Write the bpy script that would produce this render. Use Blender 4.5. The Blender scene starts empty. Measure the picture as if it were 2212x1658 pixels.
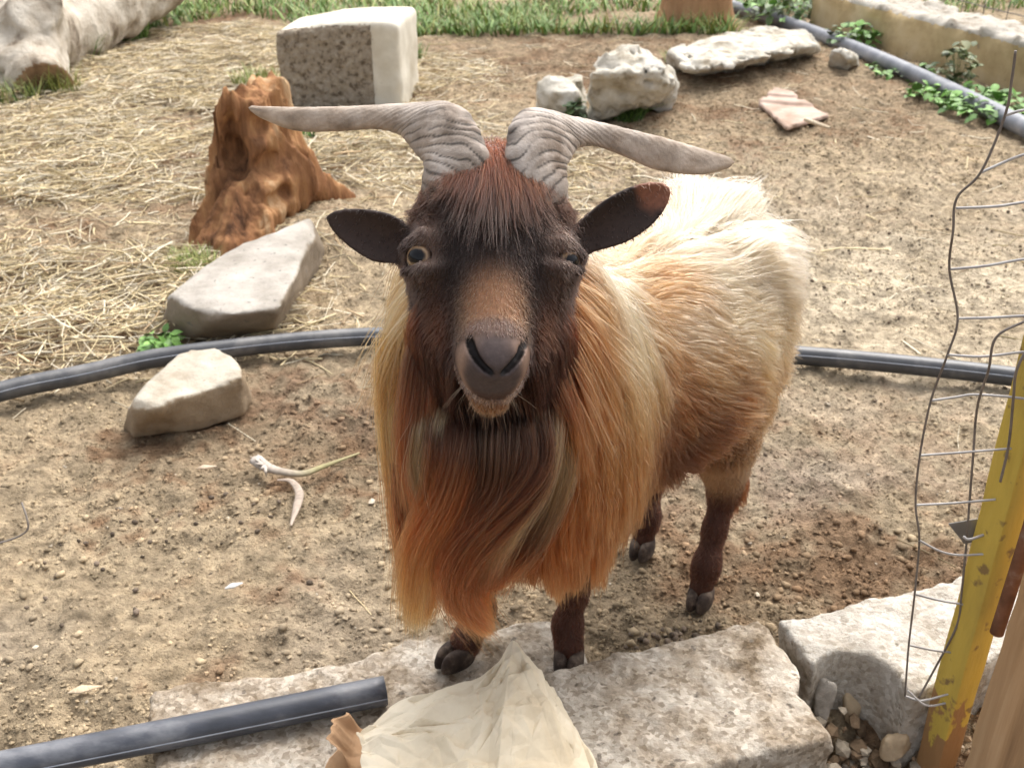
import bpy, bmesh, math, random
import numpy as np
from mathutils import Vector, Matrix

rng = np.random.default_rng(7)
random.seed(7)
scene = bpy.context.scene
COL = scene.collection

# ------------------------------------------------------------------ camera, sky, sun, exposure
CAM = np.array([0.0, 0.0, 1.1])
PITCH = math.radians(28.0)
FPX, CX, CY = 2331.6, 1105.5, 829.0            # focal length and centre of a 2211 x 1658 view
RV = np.array([1.0, 0, 0])
UV = np.array([0, math.sin(PITCH), math.cos(PITCH)])
FV = np.array([0, math.cos(PITCH), -math.sin(PITCH)])
cd = bpy.data.cameras.new('camera')
cam = bpy.data.objects.new('camera', cd)
COL.objects.link(cam)
cam.location = CAM
cam.rotation_euler = (math.radians(90) - PITCH, 0, 0)
cd.sensor_width = 36.0
cd.lens = 36.0 * FPX / 2211.0
cd.clip_start = 0.02
cd.clip_end = 400
cd.dof.use_dof = True
cd.dof.focus_distance = 1.0
cd.dof.aperture_fstop = 15.0
scene.camera = cam

SUN_EL, SUN_AZ = math.radians(58), math.radians(28)    # azimuth from +Y towards +X: behind and right
w = bpy.data.worlds.new('World')
scene.world = w
w.use_nodes = True
nt = w.node_tree
bg = nt.nodes['Background']
sky = nt.nodes.new('ShaderNodeTexSky')
sky.sky_type = 'NISHITA'
sky.sun_disc = False
sky.sun_elevation = SUN_EL
sky.sun_rotation = SUN_AZ
sky.air_density = 1.0
sky.dust_density = 6.0
sky.ozone_density = 0.6
hs = nt.nodes.new('ShaderNodeHueSaturation')          # a milky, hazy sky
hs.inputs['Saturation'].default_value = 0.30
nt.links.new(sky.outputs[0], hs.inputs['Color'])
nt.links.new(hs.outputs[0], bg.inputs[0])
bg.inputs[1].default_value = 0.15
sl = bpy.data.lights.new('sun', 'SUN')
sl.energy = 0.95
sl.angle = math.radians(65)
sl.color = (1.0, 0.95, 0.88)
so = bpy.data.objects.new('sun', sl)
COL.objects.link(so)
sdir = Vector((math.sin(SUN_AZ) * math.cos(SUN_EL), math.cos(SUN_AZ) * math.cos(SUN_EL), math.sin(SUN_EL)))
so.rotation_euler = (-sdir).to_track_quat('-Z', 'Y').to_euler()
so.location = (2, 3, 5)
scene.view_settings.view_transform = 'Standard'
scene.view_settings.look = 'None'
scene.view_settings.exposure = 1.18
scene.view_settings.gamma = 1.0
scene.view_settings.use_curve_mapping = False
scene.cycles_curves.shape = 'RIBBONS'
scene.cycles_curves.subdivisions = 1
scene.cycles.max_bounces = 12
scene.cycles.transmission_bounces = 10
scene.cycles.glossy_bounces = 6
scene.cycles.diffuse_bounces = 4
scene.cycles.adaptive_threshold = 0.02
scene.cycles.transparent_max_bounces = 4

# ------------------------------------------------------------------ helpers
def ray(x, y):
    return FV + RV * ((x - CX) / FPX) + UV * ((CY - y) / FPX)
def at_z(x, y, h=0.0):                 # the point of height h seen at (x, y)
    r = ray(x, y)
    return CAM + r * ((h - CAM[2]) / r[2])
def at_y(x, y, d):                     # the point at ground distance d
    r = ray(x, y)
    return CAM + r * (d / r[1])
def at_d(x, y, z):                     # the point at optical depth z
    return CAM + ray(x, y) * z

def lin(*c):
    if len(c) == 1: c = c[0]
    c = np.asarray(c, float) / 255.0
    return np.where(c <= 0.04045, c / 12.92, ((c + 0.055) / 1.055) ** 2.4)

def _h(i, j, k, s):
    x = (i.astype(np.uint32) * np.uint32(374761393) + j.astype(np.uint32) * np.uint32(668265263)
         + k.astype(np.uint32) * np.uint32(2147483647) + np.uint32((s * 974711 + 12345) & 0xffffffff))
    x = (x ^ (x >> np.uint32(13))) * np.uint32(1274126177)
    x = x ^ (x >> np.uint32(16))
    x = x * np.uint32(2246822519)
    return ((x ^ (x >> np.uint32(15))) & np.uint32(0xffff)).astype(np.float32) / np.float32(32767.5) - np.float32(1)
def vnoise(x, y, z, s=0):              # value noise, -1..1
    xi, yi, zi = np.floor(x), np.floor(y), np.floor(z)
    fx, fy, fz = (x - xi).astype(np.float32), (y - yi).astype(np.float32), (z - zi).astype(np.float32)
    fx, fy, fz = fx * fx * (3 - 2 * fx), fy * fy * (3 - 2 * fy), fz * fz * (3 - 2 * fz)
    i, j, k = xi.astype(np.int32), yi.astype(np.int32), zi.astype(np.int32)
    def L(a, b, t): return a + (b - a) * t
    c00 = L(_h(i, j, k, s), _h(i + 1, j, k, s), fx)
    c10 = L(_h(i, j + 1, k, s), _h(i + 1, j + 1, k, s), fx)
    c01 = L(_h(i, j, k + 1, s), _h(i + 1, j, k + 1, s), fx)
    c11 = L(_h(i, j + 1, k + 1, s), _h(i + 1, j + 1, k + 1, s), fx)
    return L(L(c00, c10, fy), L(c01, c11, fy), fz)
def fbm(x, y, z, f, o=3, s=0, g=0.5):
    r, a = 0, 1.0
    for q in range(o):
        r = r + a * vnoise(x * f + 17.3 * q, y * f + 5.1 * q, z * f - 9.7 * q, s + q)
        f *= 2.03
        a *= g
    return r
def sstep(a, b, x):
    t = np.clip((x - a) / (b - a), 0, 1)
    return t * t * (3 - 2 * t)

def mesh_np(name, V, Fc, mats=(), cols=None, smooth=True, uvs=None):
    V = np.ascontiguousarray(V, np.float32)
    Fc = np.ascontiguousarray(Fc, np.int32)
    me = bpy.data.meshes.new(name)
    n, k = Fc.shape
    me.vertices.add(len(V))
    me.vertices.foreach_set('co', V.ravel())
    me.loops.add(n * k)
    me.loops.foreach_set('vertex_index', Fc.ravel())
    me.polygons.add(n)
    me.polygons.foreach_set('loop_start', np.arange(0, n * k, k, dtype=np.int32))
    me.update(calc_edges=True)
    me.polygons.foreach_set('use_smooth', np.full(n, smooth, bool))
    if cols is not None:
        ca = me.color_attributes.new('Col', 'FLOAT_COLOR', 'POINT')
        c4 = np.ones((len(V), 4), np.float32)
        c4[:, :3] = cols
        ca.data.foreach_set('color', c4.ravel())
    for m in (mats if isinstance(mats, (list, tuple)) else [mats]):
        me.materials.append(m)
    me.validate()
    return me
def link(name, data, parent=None, loc=None):
    o = bpy.data.objects.new(name, data)
    COL.objects.link(o)
    if parent is not None:
        o.parent = parent
        o.matrix_parent_inverse = Matrix.Translation(-Vector(parent.location))
    elif loc is not None:
        o.location = loc
    return o
def tag(o, label=None, cat=None, group=None, kind=None):
    if label: o['label'] = label
    if cat:
        o['category'] = cat
        o['kind'] = 'thing'
    if group: o['group'] = group
    if kind: o['kind'] = kind
    return o
def thing(name, loc, label, cat, group=None):
    o = bpy.data.objects.new(name, None)
    COL.objects.link(o)
    o.location = loc
    o.empty_display_size = 0.05
    return tag(o, label, cat, group)
def base_mesh(name, V, Fc, mat, **kw):   # one mesh whose origin sits at its base
    V = np.asarray(V, float)
    c = np.array([(V[:, 0].min() + V[:, 0].max()) / 2, (V[:, 1].min() + V[:, 1].max()) / 2, V[:, 2].min()])
    o = link(name, mesh_np(name, V - c, Fc, mat, **kw))
    o.location = c
    return o

def surface_nets(D, xs, ys, zs):
    S = D < 0
    nx, ny, nz = D.shape
    n = np.zeros((nx - 1, ny - 1, nz - 1), np.int8)
    for a in (0, 1):
        for b in (0, 1):
            for c in (0, 1):
                n += S[a:nx - 1 + a, b:ny - 1 + b, c:nz - 1 + c]
    act = (n > 0) & (n < 8)
    I, J, K = np.nonzero(act)
    idx = np.full(act.shape, -1, np.int32)
    idx[I, J, K] = np.arange(len(I))
    corners = [(a, b, c) for a in (0, 1) for b in (0, 1) for c in (0, 1)]
    val = {c: D[I + c[0], J + c[1], K + c[2]] for c in corners}
    P = np.zeros((len(I), 3))
    cnt = np.zeros(len(I))
    for c in corners:
        for ax in range(3):
            if c[ax] == 0:
                d = list(c); d[ax] = 1; d = tuple(d)
                va, vb = val[c], val[d]
                m = (va < 0) != (vb < 0)
                t = np.where(m, va / np.where(m, va - vb, 1), 0)
                q = [np.full(len(I), float(c[e])) for e in range(3)]
                q[ax] = t
                for e in range(3): P[:, e] += np.where(m, q[e], 0)
                cnt += m
    P /= np.maximum(cnt, 1)[:, None]
    V = np.stack([xs[I] + P[:, 0] * (xs[I + 1] - xs[I]), ys[J] + P[:, 1] * (ys[J + 1] - ys[J]), zs[K] + P[:, 2] * (zs[K + 1] - zs[K])], 1)
    Q = []
    for ax in range(3):
        sl0 = [slice(1, -1)] * 3; sl1 = [slice(1, -1)] * 3
        sl0[ax] = slice(0, -1); sl1[ax] = slice(1, None)
        A, B = S[tuple(sl0)], S[tuple(sl1)]
        for flip in (0, 1):
            m = (A & ~B) if not flip else (~A & B)
            g = np.nonzero(m)
            if not len(g[0]): continue
            ii = [g[0] + (0 if ax == 0 else 1), g[1] + (0 if ax == 1 else 1), g[2] + (0 if ax == 2 else 1)]
            b, c = [(1, 2), (2, 0), (0, 1)][ax]
            def cell(db, dc):
                k = [ii[0].copy(), ii[1].copy(), ii[2].copy()]
                k[b] -= db; k[c] -= dc
                return idx[k[0], k[1], k[2]]
            q = np.stack([cell(1, 1), cell(0, 1), cell(0, 0), cell(1, 0)], 1)
            if flip: q = q[:, ::-1]
            Q.append(q)
    Q = np.concatenate(Q)
    return V, Q
def sdf_mesh(fn, lo, hi, res):
    ax = [np.arange(l, h + res, res) for l, h in zip(lo, hi)]
    X, Y, Z = np.meshgrid(*ax, indexing='ij')
    D = fn(X.astype(np.float32), Y.astype(np.float32), Z.astype(np.float32))
    return surface_nets(D, *ax)
def smin(a, b, k):
    h = np.maximum(k - np.abs(a - b), 0) / k
    return np.minimum(a, b) - h * h * (k * 0.25)
def smax(a, b, k):
    return -smin(-a, -b, k)
def d_ell(X, Y, Z, c, r, M=None):
    p = [X - c[0], Y - c[1], Z - c[2]]
    if M is not None:
        M = np.asarray(M, np.float32)   # rows are the local axes
        p = [M[i, 0] * p[0] + M[i, 1] * p[1] + M[i, 2] * p[2] for i in range(3)]
    k0 = np.sqrt((p[0] / r[0]) ** 2 + (p[1] / r[1]) ** 2 + (p[2] / r[2]) ** 2)
    k1 = np.sqrt((p[0] / r[0] ** 2) ** 2 + (p[1] / r[1] ** 2) ** 2 + (p[2] / r[2] ** 2) ** 2)
    return k0 * (k0 - 1) / np.maximum(k1, 1e-6)
def d_cone(X, Y, Z, a, b, ra, rb):
    a = np.asarray(a, float); b = np.asarray(b, float)
    ab = b - a
    t = np.clip(((X - a[0]) * ab[0] + (Y - a[1]) * ab[1] + (Z - a[2]) * ab[2]) / (ab @ ab), 0, 1)
    return np.sqrt((X - a[0] - ab[0] * t) ** 2 + (Y - a[1] - ab[1] * t) ** 2 + (Z - a[2] - ab[2] * t) ** 2) - (ra + (rb - ra) * t)
def d_poly(X, Y, pts):                 # signed distance to a polygon in the ground plane
    pts = np.asarray(pts, float)
    d = np.full(X.shape, 1e9, np.float32)
    ins = np.zeros(X.shape, bool)
    n = len(pts)
    for i in range(n):
        a, b = pts[i], pts[(i + 1) % n]
        e = b - a
        t = np.clip(((X - a[0]) * e[0] + (Y - a[1]) * e[1]) / (e @ e), 0, 1)
        d = np.minimum(d, (X - a[0] - e[0] * t) ** 2 + (Y - a[1] - e[1] * t) ** 2)
        c = ((a[1] > Y) != (b[1] > Y))
        xi = e[0] * (Y - a[1]) / (e[1] if abs(e[1]) > 1e-9 else 1e-9) + a[0]
        ins ^= c & (X < xi)
    d = np.sqrt(d)
    return np.where(ins, -d, d)

def spline(pts, n):                    # Catmull-Rom through pts (k, m)
    P = np.asarray(pts, float)
    P = np.vstack([2 * P[0] - P[1], P, 2 * P[-1] - P[-2]])
    k = len(P) - 3
    u = np.linspace(0, k - 1e-9, n)
    i = u.astype(int); t = (u - i)[:, None]
    a, b, c, d = P[i], P[i + 1], P[i + 2], P[i + 3]
    return 0.5 * (2 * b + (c - a) * t + (2 * a - 5 * b + 4 * c - d) * t ** 2 + (3 * b - a - 3 * c + d) * t ** 3)
def tube(path, rad, seg=12, cap=True, squash=None):
    P = np.asarray(path, float)
    n = len(P)
    R = np.broadcast_to(np.asarray(rad, float), (n,))
    T = np.gradient(P, axis=0); T /= np.linalg.norm(T, axis=1)[:, None]
    u = np.cross(T[0], [0, 0, 1.0])
    if np.linalg.norm(u) < 1e-3: u = np.array([1.0, 0, 0])
    u /= np.linalg.norm(u)
    V = []
    th = np.linspace(0, 2 * math.pi, seg, endpoint=False)
    for i in range(n):
        u = u - T[i] * (u @ T[i]); u /= np.linalg.norm(u)
        v = np.cross(T[i], u)
        V.append(P[i] + R[i] * (np.cos(th)[:, None] * u + np.sin(th)[:, None] * v))
    V = np.concatenate(V)
    F = []
    for i in range(n - 1):
        for j in range(seg):
            F.append((i * seg + j, i * seg + (j + 1) % seg, (i + 1) * seg + (j + 1) % seg, (i + 1) * seg + j))
    if cap:
        for e, base in ((0, 0), (1, (n - 1) * seg)):
            c = len(V)
            V = np.vstack([V, P[0] if e == 0 else P[-1]])
            for j in range(seg):
                a, b = base + j, base + (j + 1) % seg
                F.append((c, b, a, c) if e == 0 else (c, a, b, c))
    return V, F
def tube_mesh(name, path, rad, mat, seg=12, cap=True):
    V, F = tube(path, rad, seg, cap)
    me = bpy.data.meshes.new(name)
    me.from_pydata([tuple(v) for v in V], [], [tuple(dict.fromkeys(f)) for f in F])
    me.polygons.foreach_set('use_smooth', np.array([len(p.vertices) == 4 for p in me.polygons]))
    me.materials.append(mat)
    return me
def shift_to_base(o):
    me = o.data
    co = np.zeros(len(me.vertices) * 3, np.float32)
    me.vertices.foreach_get('co', co)
    co = co.reshape(-1, 3)
    c = np.array([(co[:, 0].min() + co[:, 0].max()) / 2, (co[:, 1].min() + co[:, 1].max()) / 2, co[:, 2].min()])
    me.vertices.foreach_set('co', (co - c).astype(np.float32).ravel())
    o.location = Vector(c)
    me.update()
    return o

# ------------------------------------------------------------------ materials
def nmat(name, stops, scale=6.0, detail=6.0, rough=0.85, bump=0.0, bscale=60.0, attr=False, spec=0.3,
         speck=None, speck_scale=120.0, speck_lo=0.62, stretch=None, wave=None, dist=0.004, hue=None):
    m = bpy.data.materials.new(name)
    m.use_nodes = True
    t = m.node_tree; N = t.nodes; Lk = t.links
    b = N['Principled BSDF']
    b.inputs['Roughness'].default_value = rough
    b.inputs['Specular IOR Level'].default_value = spec
    tc = N.new('ShaderNodeTexCoord')
    src = tc.outputs['Object']
    if stretch:
        mp = N.new('ShaderNodeMapping')
        mp.inputs['Scale'].default_value = stretch
        Lk.new(src, mp.inputs[0]); src = mp.outputs[0]
    nz = N.new('ShaderNodeTexNoise')
    nz.inputs['Scale'].default_value = scale
    nz.inputs['Detail'].default_value = detail
    nz.inputs['Roughness'].default_value = 0.62
    Lk.new(src, nz.inputs['Vector'])
    cr = N.new('ShaderNodeValToRGB')
    el = cr.color_ramp.elements
    for i, (p, c) in enumerate(stops):
        e = el[i] if i < 2 else el.new(p)
        e.position = p
        e.color = (*c, 1)
    Lk.new(nz.outputs['Fac'], cr.inputs[0])
    out = cr.outputs[0]
    if attr:
        at = N.new('ShaderNodeAttribute'); at.attribute_name = 'Col'
        mx = N.new('ShaderNodeMix'); mx.data_type = 'RGBA'; mx.blend_type = 'MULTIPLY'
        mx.inputs[0].default_value = 1.0
        Lk.new(at.outputs['Color'], mx.inputs[6]); Lk.new(out, mx.inputs[7])
        out = mx.outputs[2]
    if speck:
        n2 = N.new('ShaderNodeTexNoise')
        n2.inputs['Scale'].default_value = speck_scale
        n2.inputs['Detail'].default_value = 3
        Lk.new(tc.outputs['Object'], n2.inputs['Vector'])
        r2 = N.new('ShaderNodeValToRGB')
        r2.color_ramp.elements[0].position = speck_lo
        r2.color_ramp.elements[1].position = speck_lo + 0.08
        Lk.new(n2.outputs['Fac'], r2.inputs[0])
        mx = N.new('ShaderNodeMix'); mx.data_type = 'RGBA'
        Lk.new(r2.outputs[0], mx.inputs[0]); Lk.new(out, mx.inputs[6])
        mx.inputs[7].default_value = (*speck, 1)
        out = mx.outputs[2]
    Lk.new(out, b.inputs['Base Color'])
    if bump:
        n3 = N.new('ShaderNodeTexNoise')
        n3.inputs['Scale'].default_value = bscale
        n3.inputs['Detail'].default_value = 8
        n3.inputs['Roughness'].default_value = 0.65
        Lk.new(src, n3.inputs['Vector'])
        bp = N.new('ShaderNodeBump')
        bp.inputs['Strength'].default_value = bump
        bp.inputs['Distance'].default_value = dist
        Lk.new(n3.outputs['Fac'], bp.inputs['Height'])
        Lk.new(bp.outputs[0], b.inputs['Normal'])
    return m
def attr_mat(name, rough=0.7, spec=0.3, trans=0.0):
    m = bpy.data.materials.new(name)
    m.use_nodes = True
    b = m.node_tree.nodes['Principled BSDF']
    at = m.node_tree.nodes.new('ShaderNodeAttribute'); at.attribute_name = 'Col'
    m.node_tree.links.new(at.outputs['Color'], b.inputs['Base Color'])
    b.inputs['Roughness'].default_value = rough
    b.inputs['Specular IOR Level'].default_value = spec
    return m

# ------------------------------------------------------------------ ground
def ground_h(x, y):
    x = np.asarray(x, float); y = np.asarray(y, float); z0 = np.zeros_like(x)
    big = fbm(x, y, z0, 0.9, 2, 3) * 0.018
    mid = fbm(x, y, z0, 5.0, 3, 11) * 0.009
    fine = fbm(x, y, z0, 22.0, 4, 21, 0.65) * 0.0085
    crumb = sstep(-0.35, 0.45, fbm(x, y, z0, 2.6, 2, 25))
    fine = fine + crumb * (np.maximum(vnoise(x * 40, y * 40, z0, 26) - 0.05, 0) * 0.015 + np.maximum(vnoise(x * 80, y * 80, z0, 27), 0) * 0.008)
    near = sstep(8.0, 6.0, np.hypot(x, y - 2.5))
    mound = 0.05 * np.exp(-(((x + 0.52) / 0.22) ** 2 + ((y - 3.05) / 0.25) ** 2))
    pit = -0.10 * np.exp(-(((x - 0.47) / 0.09) ** 2 + ((y - 0.98) / 0.10) ** 2) ** 2)
    flat = 1 - 0.75 * np.exp(-((x / 0.6) ** 2 + ((y - 1.1) / 0.25) ** 2) ** 2)
    return (big * near * flat + mid * flat + fine) * near + mound + pit - 0.008
def axis_grid(lo, hi, step, far):
    a = np.arange(lo, hi, step)
    out = [a[-1]]; s = step
    while out[-1] < far:
        s *= 1.5
        out.append(out[-1] + s)
    inn = [a[0]]; s = step
    while inn[-1] > -far:
        s *= 1.5
        inn.append(inn[-1] - s)
    return np.array(inn[:0:-1] + list(a) + out[1:])
gmid = np.arange(-1.5, 1.5, 0.0062)
gl, gr = [gmid[0]], [gmid[-1]]; s = 0.0062
while gr[-1] < 150:
    s *= 1.018 if gr[-1] < 3.4 else 1.5
    gr.append(gr[-1] + s); gl.append(gl[-1] - s)
gx = np.array(gl[:0:-1] + list(gmid) + gr[1:])
ya = [0.45]
while ya[-1] < 7.6: ya.append(ya[-1] + 0.0042 + 0.0024 * ya[-1])
t = [ya[-1]]; s = 0.035
while t[-1] < 150: s *= 1.5; t.append(t[-1] + s)
b = [ya[0]]; s = 0.01
while b[-1] > -150: s *= 1.5; b.append(b[-1] - s)
gy = np.array(b[:0:-1] + ya + t[1:])
GX, GY = np.meshgrid(gx, gy, indexing='ij')
GZ = ground_h(GX, GY)
nx, ny = GX.shape
ii = np.arange(nx * ny).reshape(nx, ny)
GQ = np.stack([ii[:-1, :-1], ii[1:, :-1], ii[1:, 1:], ii[:-1, 1:]], -1).reshape(-1, 4)
def soil_colour(x, y):
    x = np.asarray(x, float); y = np.asarray(y, float); z = np.zeros_like(x)
    tan_ = np.array([0.43, 0.34, 0.225]); brown = np.array([0.20, 0.128, 0.076]); pale = np.array([0.56, 0.475, 0.35]); grey = np.array([0.34, 0.295, 0.245])
    n1 = fbm(x, y, z, 1.6, 3, 31); n2 = fbm(x, y, z, 7.0, 3, 41); n3 = fbm(x, y, z, 34.0, 2, 51)
    c = tan_ + (brown - tan_) * sstep(-0.05, 0.75, n1 * 0.6 + n2 * 0.55 + n3 * 0.5)[..., None]
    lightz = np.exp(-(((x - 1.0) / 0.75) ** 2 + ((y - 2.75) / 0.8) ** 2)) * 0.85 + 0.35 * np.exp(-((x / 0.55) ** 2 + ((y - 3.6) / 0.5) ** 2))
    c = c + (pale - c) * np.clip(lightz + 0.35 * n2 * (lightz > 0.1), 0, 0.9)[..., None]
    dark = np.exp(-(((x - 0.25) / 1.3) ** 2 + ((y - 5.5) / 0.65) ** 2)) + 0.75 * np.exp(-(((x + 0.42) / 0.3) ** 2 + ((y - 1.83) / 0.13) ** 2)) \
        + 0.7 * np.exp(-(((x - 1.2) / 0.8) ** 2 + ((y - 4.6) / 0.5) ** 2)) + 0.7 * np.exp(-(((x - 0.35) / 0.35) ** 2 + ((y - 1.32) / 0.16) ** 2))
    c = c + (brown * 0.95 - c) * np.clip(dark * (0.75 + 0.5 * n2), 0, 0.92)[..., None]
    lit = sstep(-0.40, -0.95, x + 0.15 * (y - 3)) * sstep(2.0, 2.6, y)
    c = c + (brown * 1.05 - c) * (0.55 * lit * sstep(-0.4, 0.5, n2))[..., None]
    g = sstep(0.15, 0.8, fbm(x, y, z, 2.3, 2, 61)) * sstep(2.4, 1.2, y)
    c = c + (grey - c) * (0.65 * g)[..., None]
    return np.clip(c * (1 + 0.30 * n3[..., None] + 0.12 * n2[..., None]), 0.02, 1)
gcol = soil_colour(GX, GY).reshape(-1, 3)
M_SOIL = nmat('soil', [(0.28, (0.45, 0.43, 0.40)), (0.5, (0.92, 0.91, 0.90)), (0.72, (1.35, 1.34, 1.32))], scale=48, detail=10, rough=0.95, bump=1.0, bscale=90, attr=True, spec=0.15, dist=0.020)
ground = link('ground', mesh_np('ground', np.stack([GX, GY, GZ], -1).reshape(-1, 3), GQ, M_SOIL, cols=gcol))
tag(ground, 'trampled brown soil floor of the goat pen', kind='structure')

# scatter of small solid lumps, all of one kind in one object
def ico():
    p = (1 + 5 ** 0.5) / 2
    V = np.array([(-1, p, 0), (1, p, 0), (-1, -p, 0), (1, -p, 0), (0, -1, p), (0, 1, p), (0, -1, -p), (0, 1, -p), (p, 0, -1), (p, 0, 1), (-p, 0, -1), (-p, 0, 1)]) / 1.902
    F = np.array([(0, 11, 5), (0, 5, 1), (0, 1, 7), (0, 7, 10), (0, 10, 11), (1, 5, 9), (5, 11, 4), (11, 10, 2), (10, 7, 6), (7, 1, 8), (3, 9, 4), (3, 4, 2), (3, 2, 6), (3, 6, 8), (3, 8, 9), (4, 9, 5), (2, 4, 11), (6, 2, 10), (8, 6, 7), (9, 8, 1)])
    return V, F
ICO_V, ICO_F = ico()
OCT_V = np.array([(1, 0, 0), (-1, 0, 0), (0, 1, 0), (0, -1, 0), (0, 0, 1), (0, 0, -1.0)])
OCT_F = np.array([(0, 2, 4), (2, 1, 4), (1, 3, 4), (3, 0, 4), (2, 0, 5), (1, 2, 5), (3, 1, 5), (0, 3, 5)])
def lumps(name, pos, size, cols, mat, flat=0.7, jag=0.3, smooth=False, oct_=False):
    n = len(pos)
    BV, BF = (OCT_V, OCT_F) if oct_ else (ICO_V, ICO_F)
    nb = len(BV)
    V = BV[None] * (1 + jag * rng.uniform(-1, 1, (n, nb, 1)))
    V = V * rng.uniform(0.65, 1.3, (n, 1, 3))
    a = rng.uniform(0, 2 * math.pi, n); c, s = np.cos(a), np.sin(a)
    x, y, z = V[..., 0].copy(), V[..., 1].copy(), V[..., 2].copy()
    tl = rng.uniform(-0.7, 0.7, n)[:, None]
    y, z = y * np.cos(tl) - z * np.sin(tl), y * np.sin(tl) + z * np.cos(tl)
    V = np.stack([x * c[:, None] - y * s[:, None], x * s[:, None] + y * c[:, None], z * flat], -1)
    V = V * np.asarray(size)[:, None, None] + pos[:, None]
    F = (BF[None] + nb * np.arange(n)[:, None, None]).reshape(-1, 3)
    C = np.repeat(cols, nb, 0)
    return link(name, mesh_np(name, V.reshape(-1, 3), F, mat, cols=C, smooth=smooth))

def scatter_pts(n, ymax=6.5, ymin=0.62, power=1.6, xs=(-0.62, 0.62)):
    y = ymin + (ymax - ymin) * rng.uniform(0, 1, n) ** power
    x = (rng.uniform(-1, 1, n)) * (0.25 + 0.55 * y)
    return x, y
M_LUMP = nmat('clod', [(0.3, (0.75, 0.74, 0.72)), (0.7, (1.2, 1.2, 1.18))], scale=160, detail=4, rough=0.95, attr=True, spec=0.12, bump=0.6, bscale=300, dist=0.002)
x, y = scatter_pts(22000)
dens = fbm(x, y, 0 * x, 2.2, 3, 71) * 0.6 + 0.5 + 0.6 * np.exp(-(((x + 0.42) / 0.32) ** 2 + ((y - 1.85) / 0.16) ** 2)) + 0.5 * np.exp(-(((x - 0.4) / 0.4) ** 2 + ((y - 1.35) / 0.2) ** 2)) - 0.5 * np.exp(-(((x - 1.0) / 0.7) ** 2 + ((y - 2.8) / 0.7) ** 2))
k = rng.uniform(0, 1, len(x)) < np.clip(dens, 0.06, 1)
x, y = x[k], y[k]
sz = 0.0026 + 0.0065 * rng.uniform(0, 1, len(x)) ** 5.0
sz *= 1 + 0.7 * np.exp(-(((x + 0.42) / 0.32) ** 2 + ((y - 1.85) / 0.16) ** 2)) + 0.4 * np.exp(-(((x - 0.35) / 0.35) ** 2 + ((y - 1.33) / 0.14) ** 2)) + 0.3 * np.maximum(fbm(x, y, 0 * x, 1.7, 2, 75), 0)
sz = np.minimum(sz, 0.0075)
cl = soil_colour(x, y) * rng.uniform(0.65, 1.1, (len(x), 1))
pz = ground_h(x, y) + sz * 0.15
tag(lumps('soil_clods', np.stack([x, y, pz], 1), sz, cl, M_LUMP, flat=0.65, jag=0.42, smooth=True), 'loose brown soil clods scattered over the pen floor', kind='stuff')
x, y = scatter_pts(110000, ymax=5.5, power=1.5)
k = rng.uniform(0, 1, len(x)) < np.clip(0.75 + 0.7 * fbm(x, y, 0 * x, 3.0, 3, 73), 0.15, 1)
x, y = x[k], y[k]
sz = (0.0016 + 0.0035 * rng.uniform(0, 1, len(x)) ** 2.5) * (0.8 + 0.13 * y)
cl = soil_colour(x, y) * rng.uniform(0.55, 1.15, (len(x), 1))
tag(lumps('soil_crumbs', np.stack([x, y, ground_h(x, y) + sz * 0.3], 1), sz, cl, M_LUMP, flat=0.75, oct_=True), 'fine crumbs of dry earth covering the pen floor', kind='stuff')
x, y = scatter_pts(500, ymax=4.5)
sz = 0.002 + 0.005 * rng.uniform(0, 1, len(x)) ** 3.5
cl = np.array([0.42, 0.365, 0.29]) * rng.uniform(0.65, 1.35, (len(x), 1))
tag(lumps('pebbles', np.stack([x, y, ground_h(x, y) + sz * 0.3], 1), sz, cl, M_LUMP, flat=0.6, jag=0.4, smooth=False), 'small pale pebbles strewn on the soil', kind='stuff')
# dark droppings, mostly on the pale trampled patch at the right
xa, ya_ = rng.normal(1.0, 0.5, 260), rng.normal(3.1, 0.75, 260)
xb, yb_ = rng.normal(0.25, 0.035, 45), rng.normal(1.255, 0.018, 45)
xc, yc_ = rng.normal(-0.60, 0.14, 40), rng.normal(1.52, 0.10, 40)
x = np.concatenate([xa, xb, xc]); y = np.concatenate([ya_, yb_, yc_])
k = y > 1.1
x, y = x[k], y[k]
sz = rng.uniform(0.003, 0.0062, len(x))
cl = np.array([0.10, 0.078, 0.06]) * rng.uniform(0.6, 2.2, (len(x), 1))
tag(lumps('droppings', np.stack([x, y, ground_h(x, y) + sz * 0.5], 1), sz, cl, M_LUMP, flat=0.85, jag=0.1, smooth=True), 'dark goat droppings dotted over the pen floor', kind='stuff')

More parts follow.
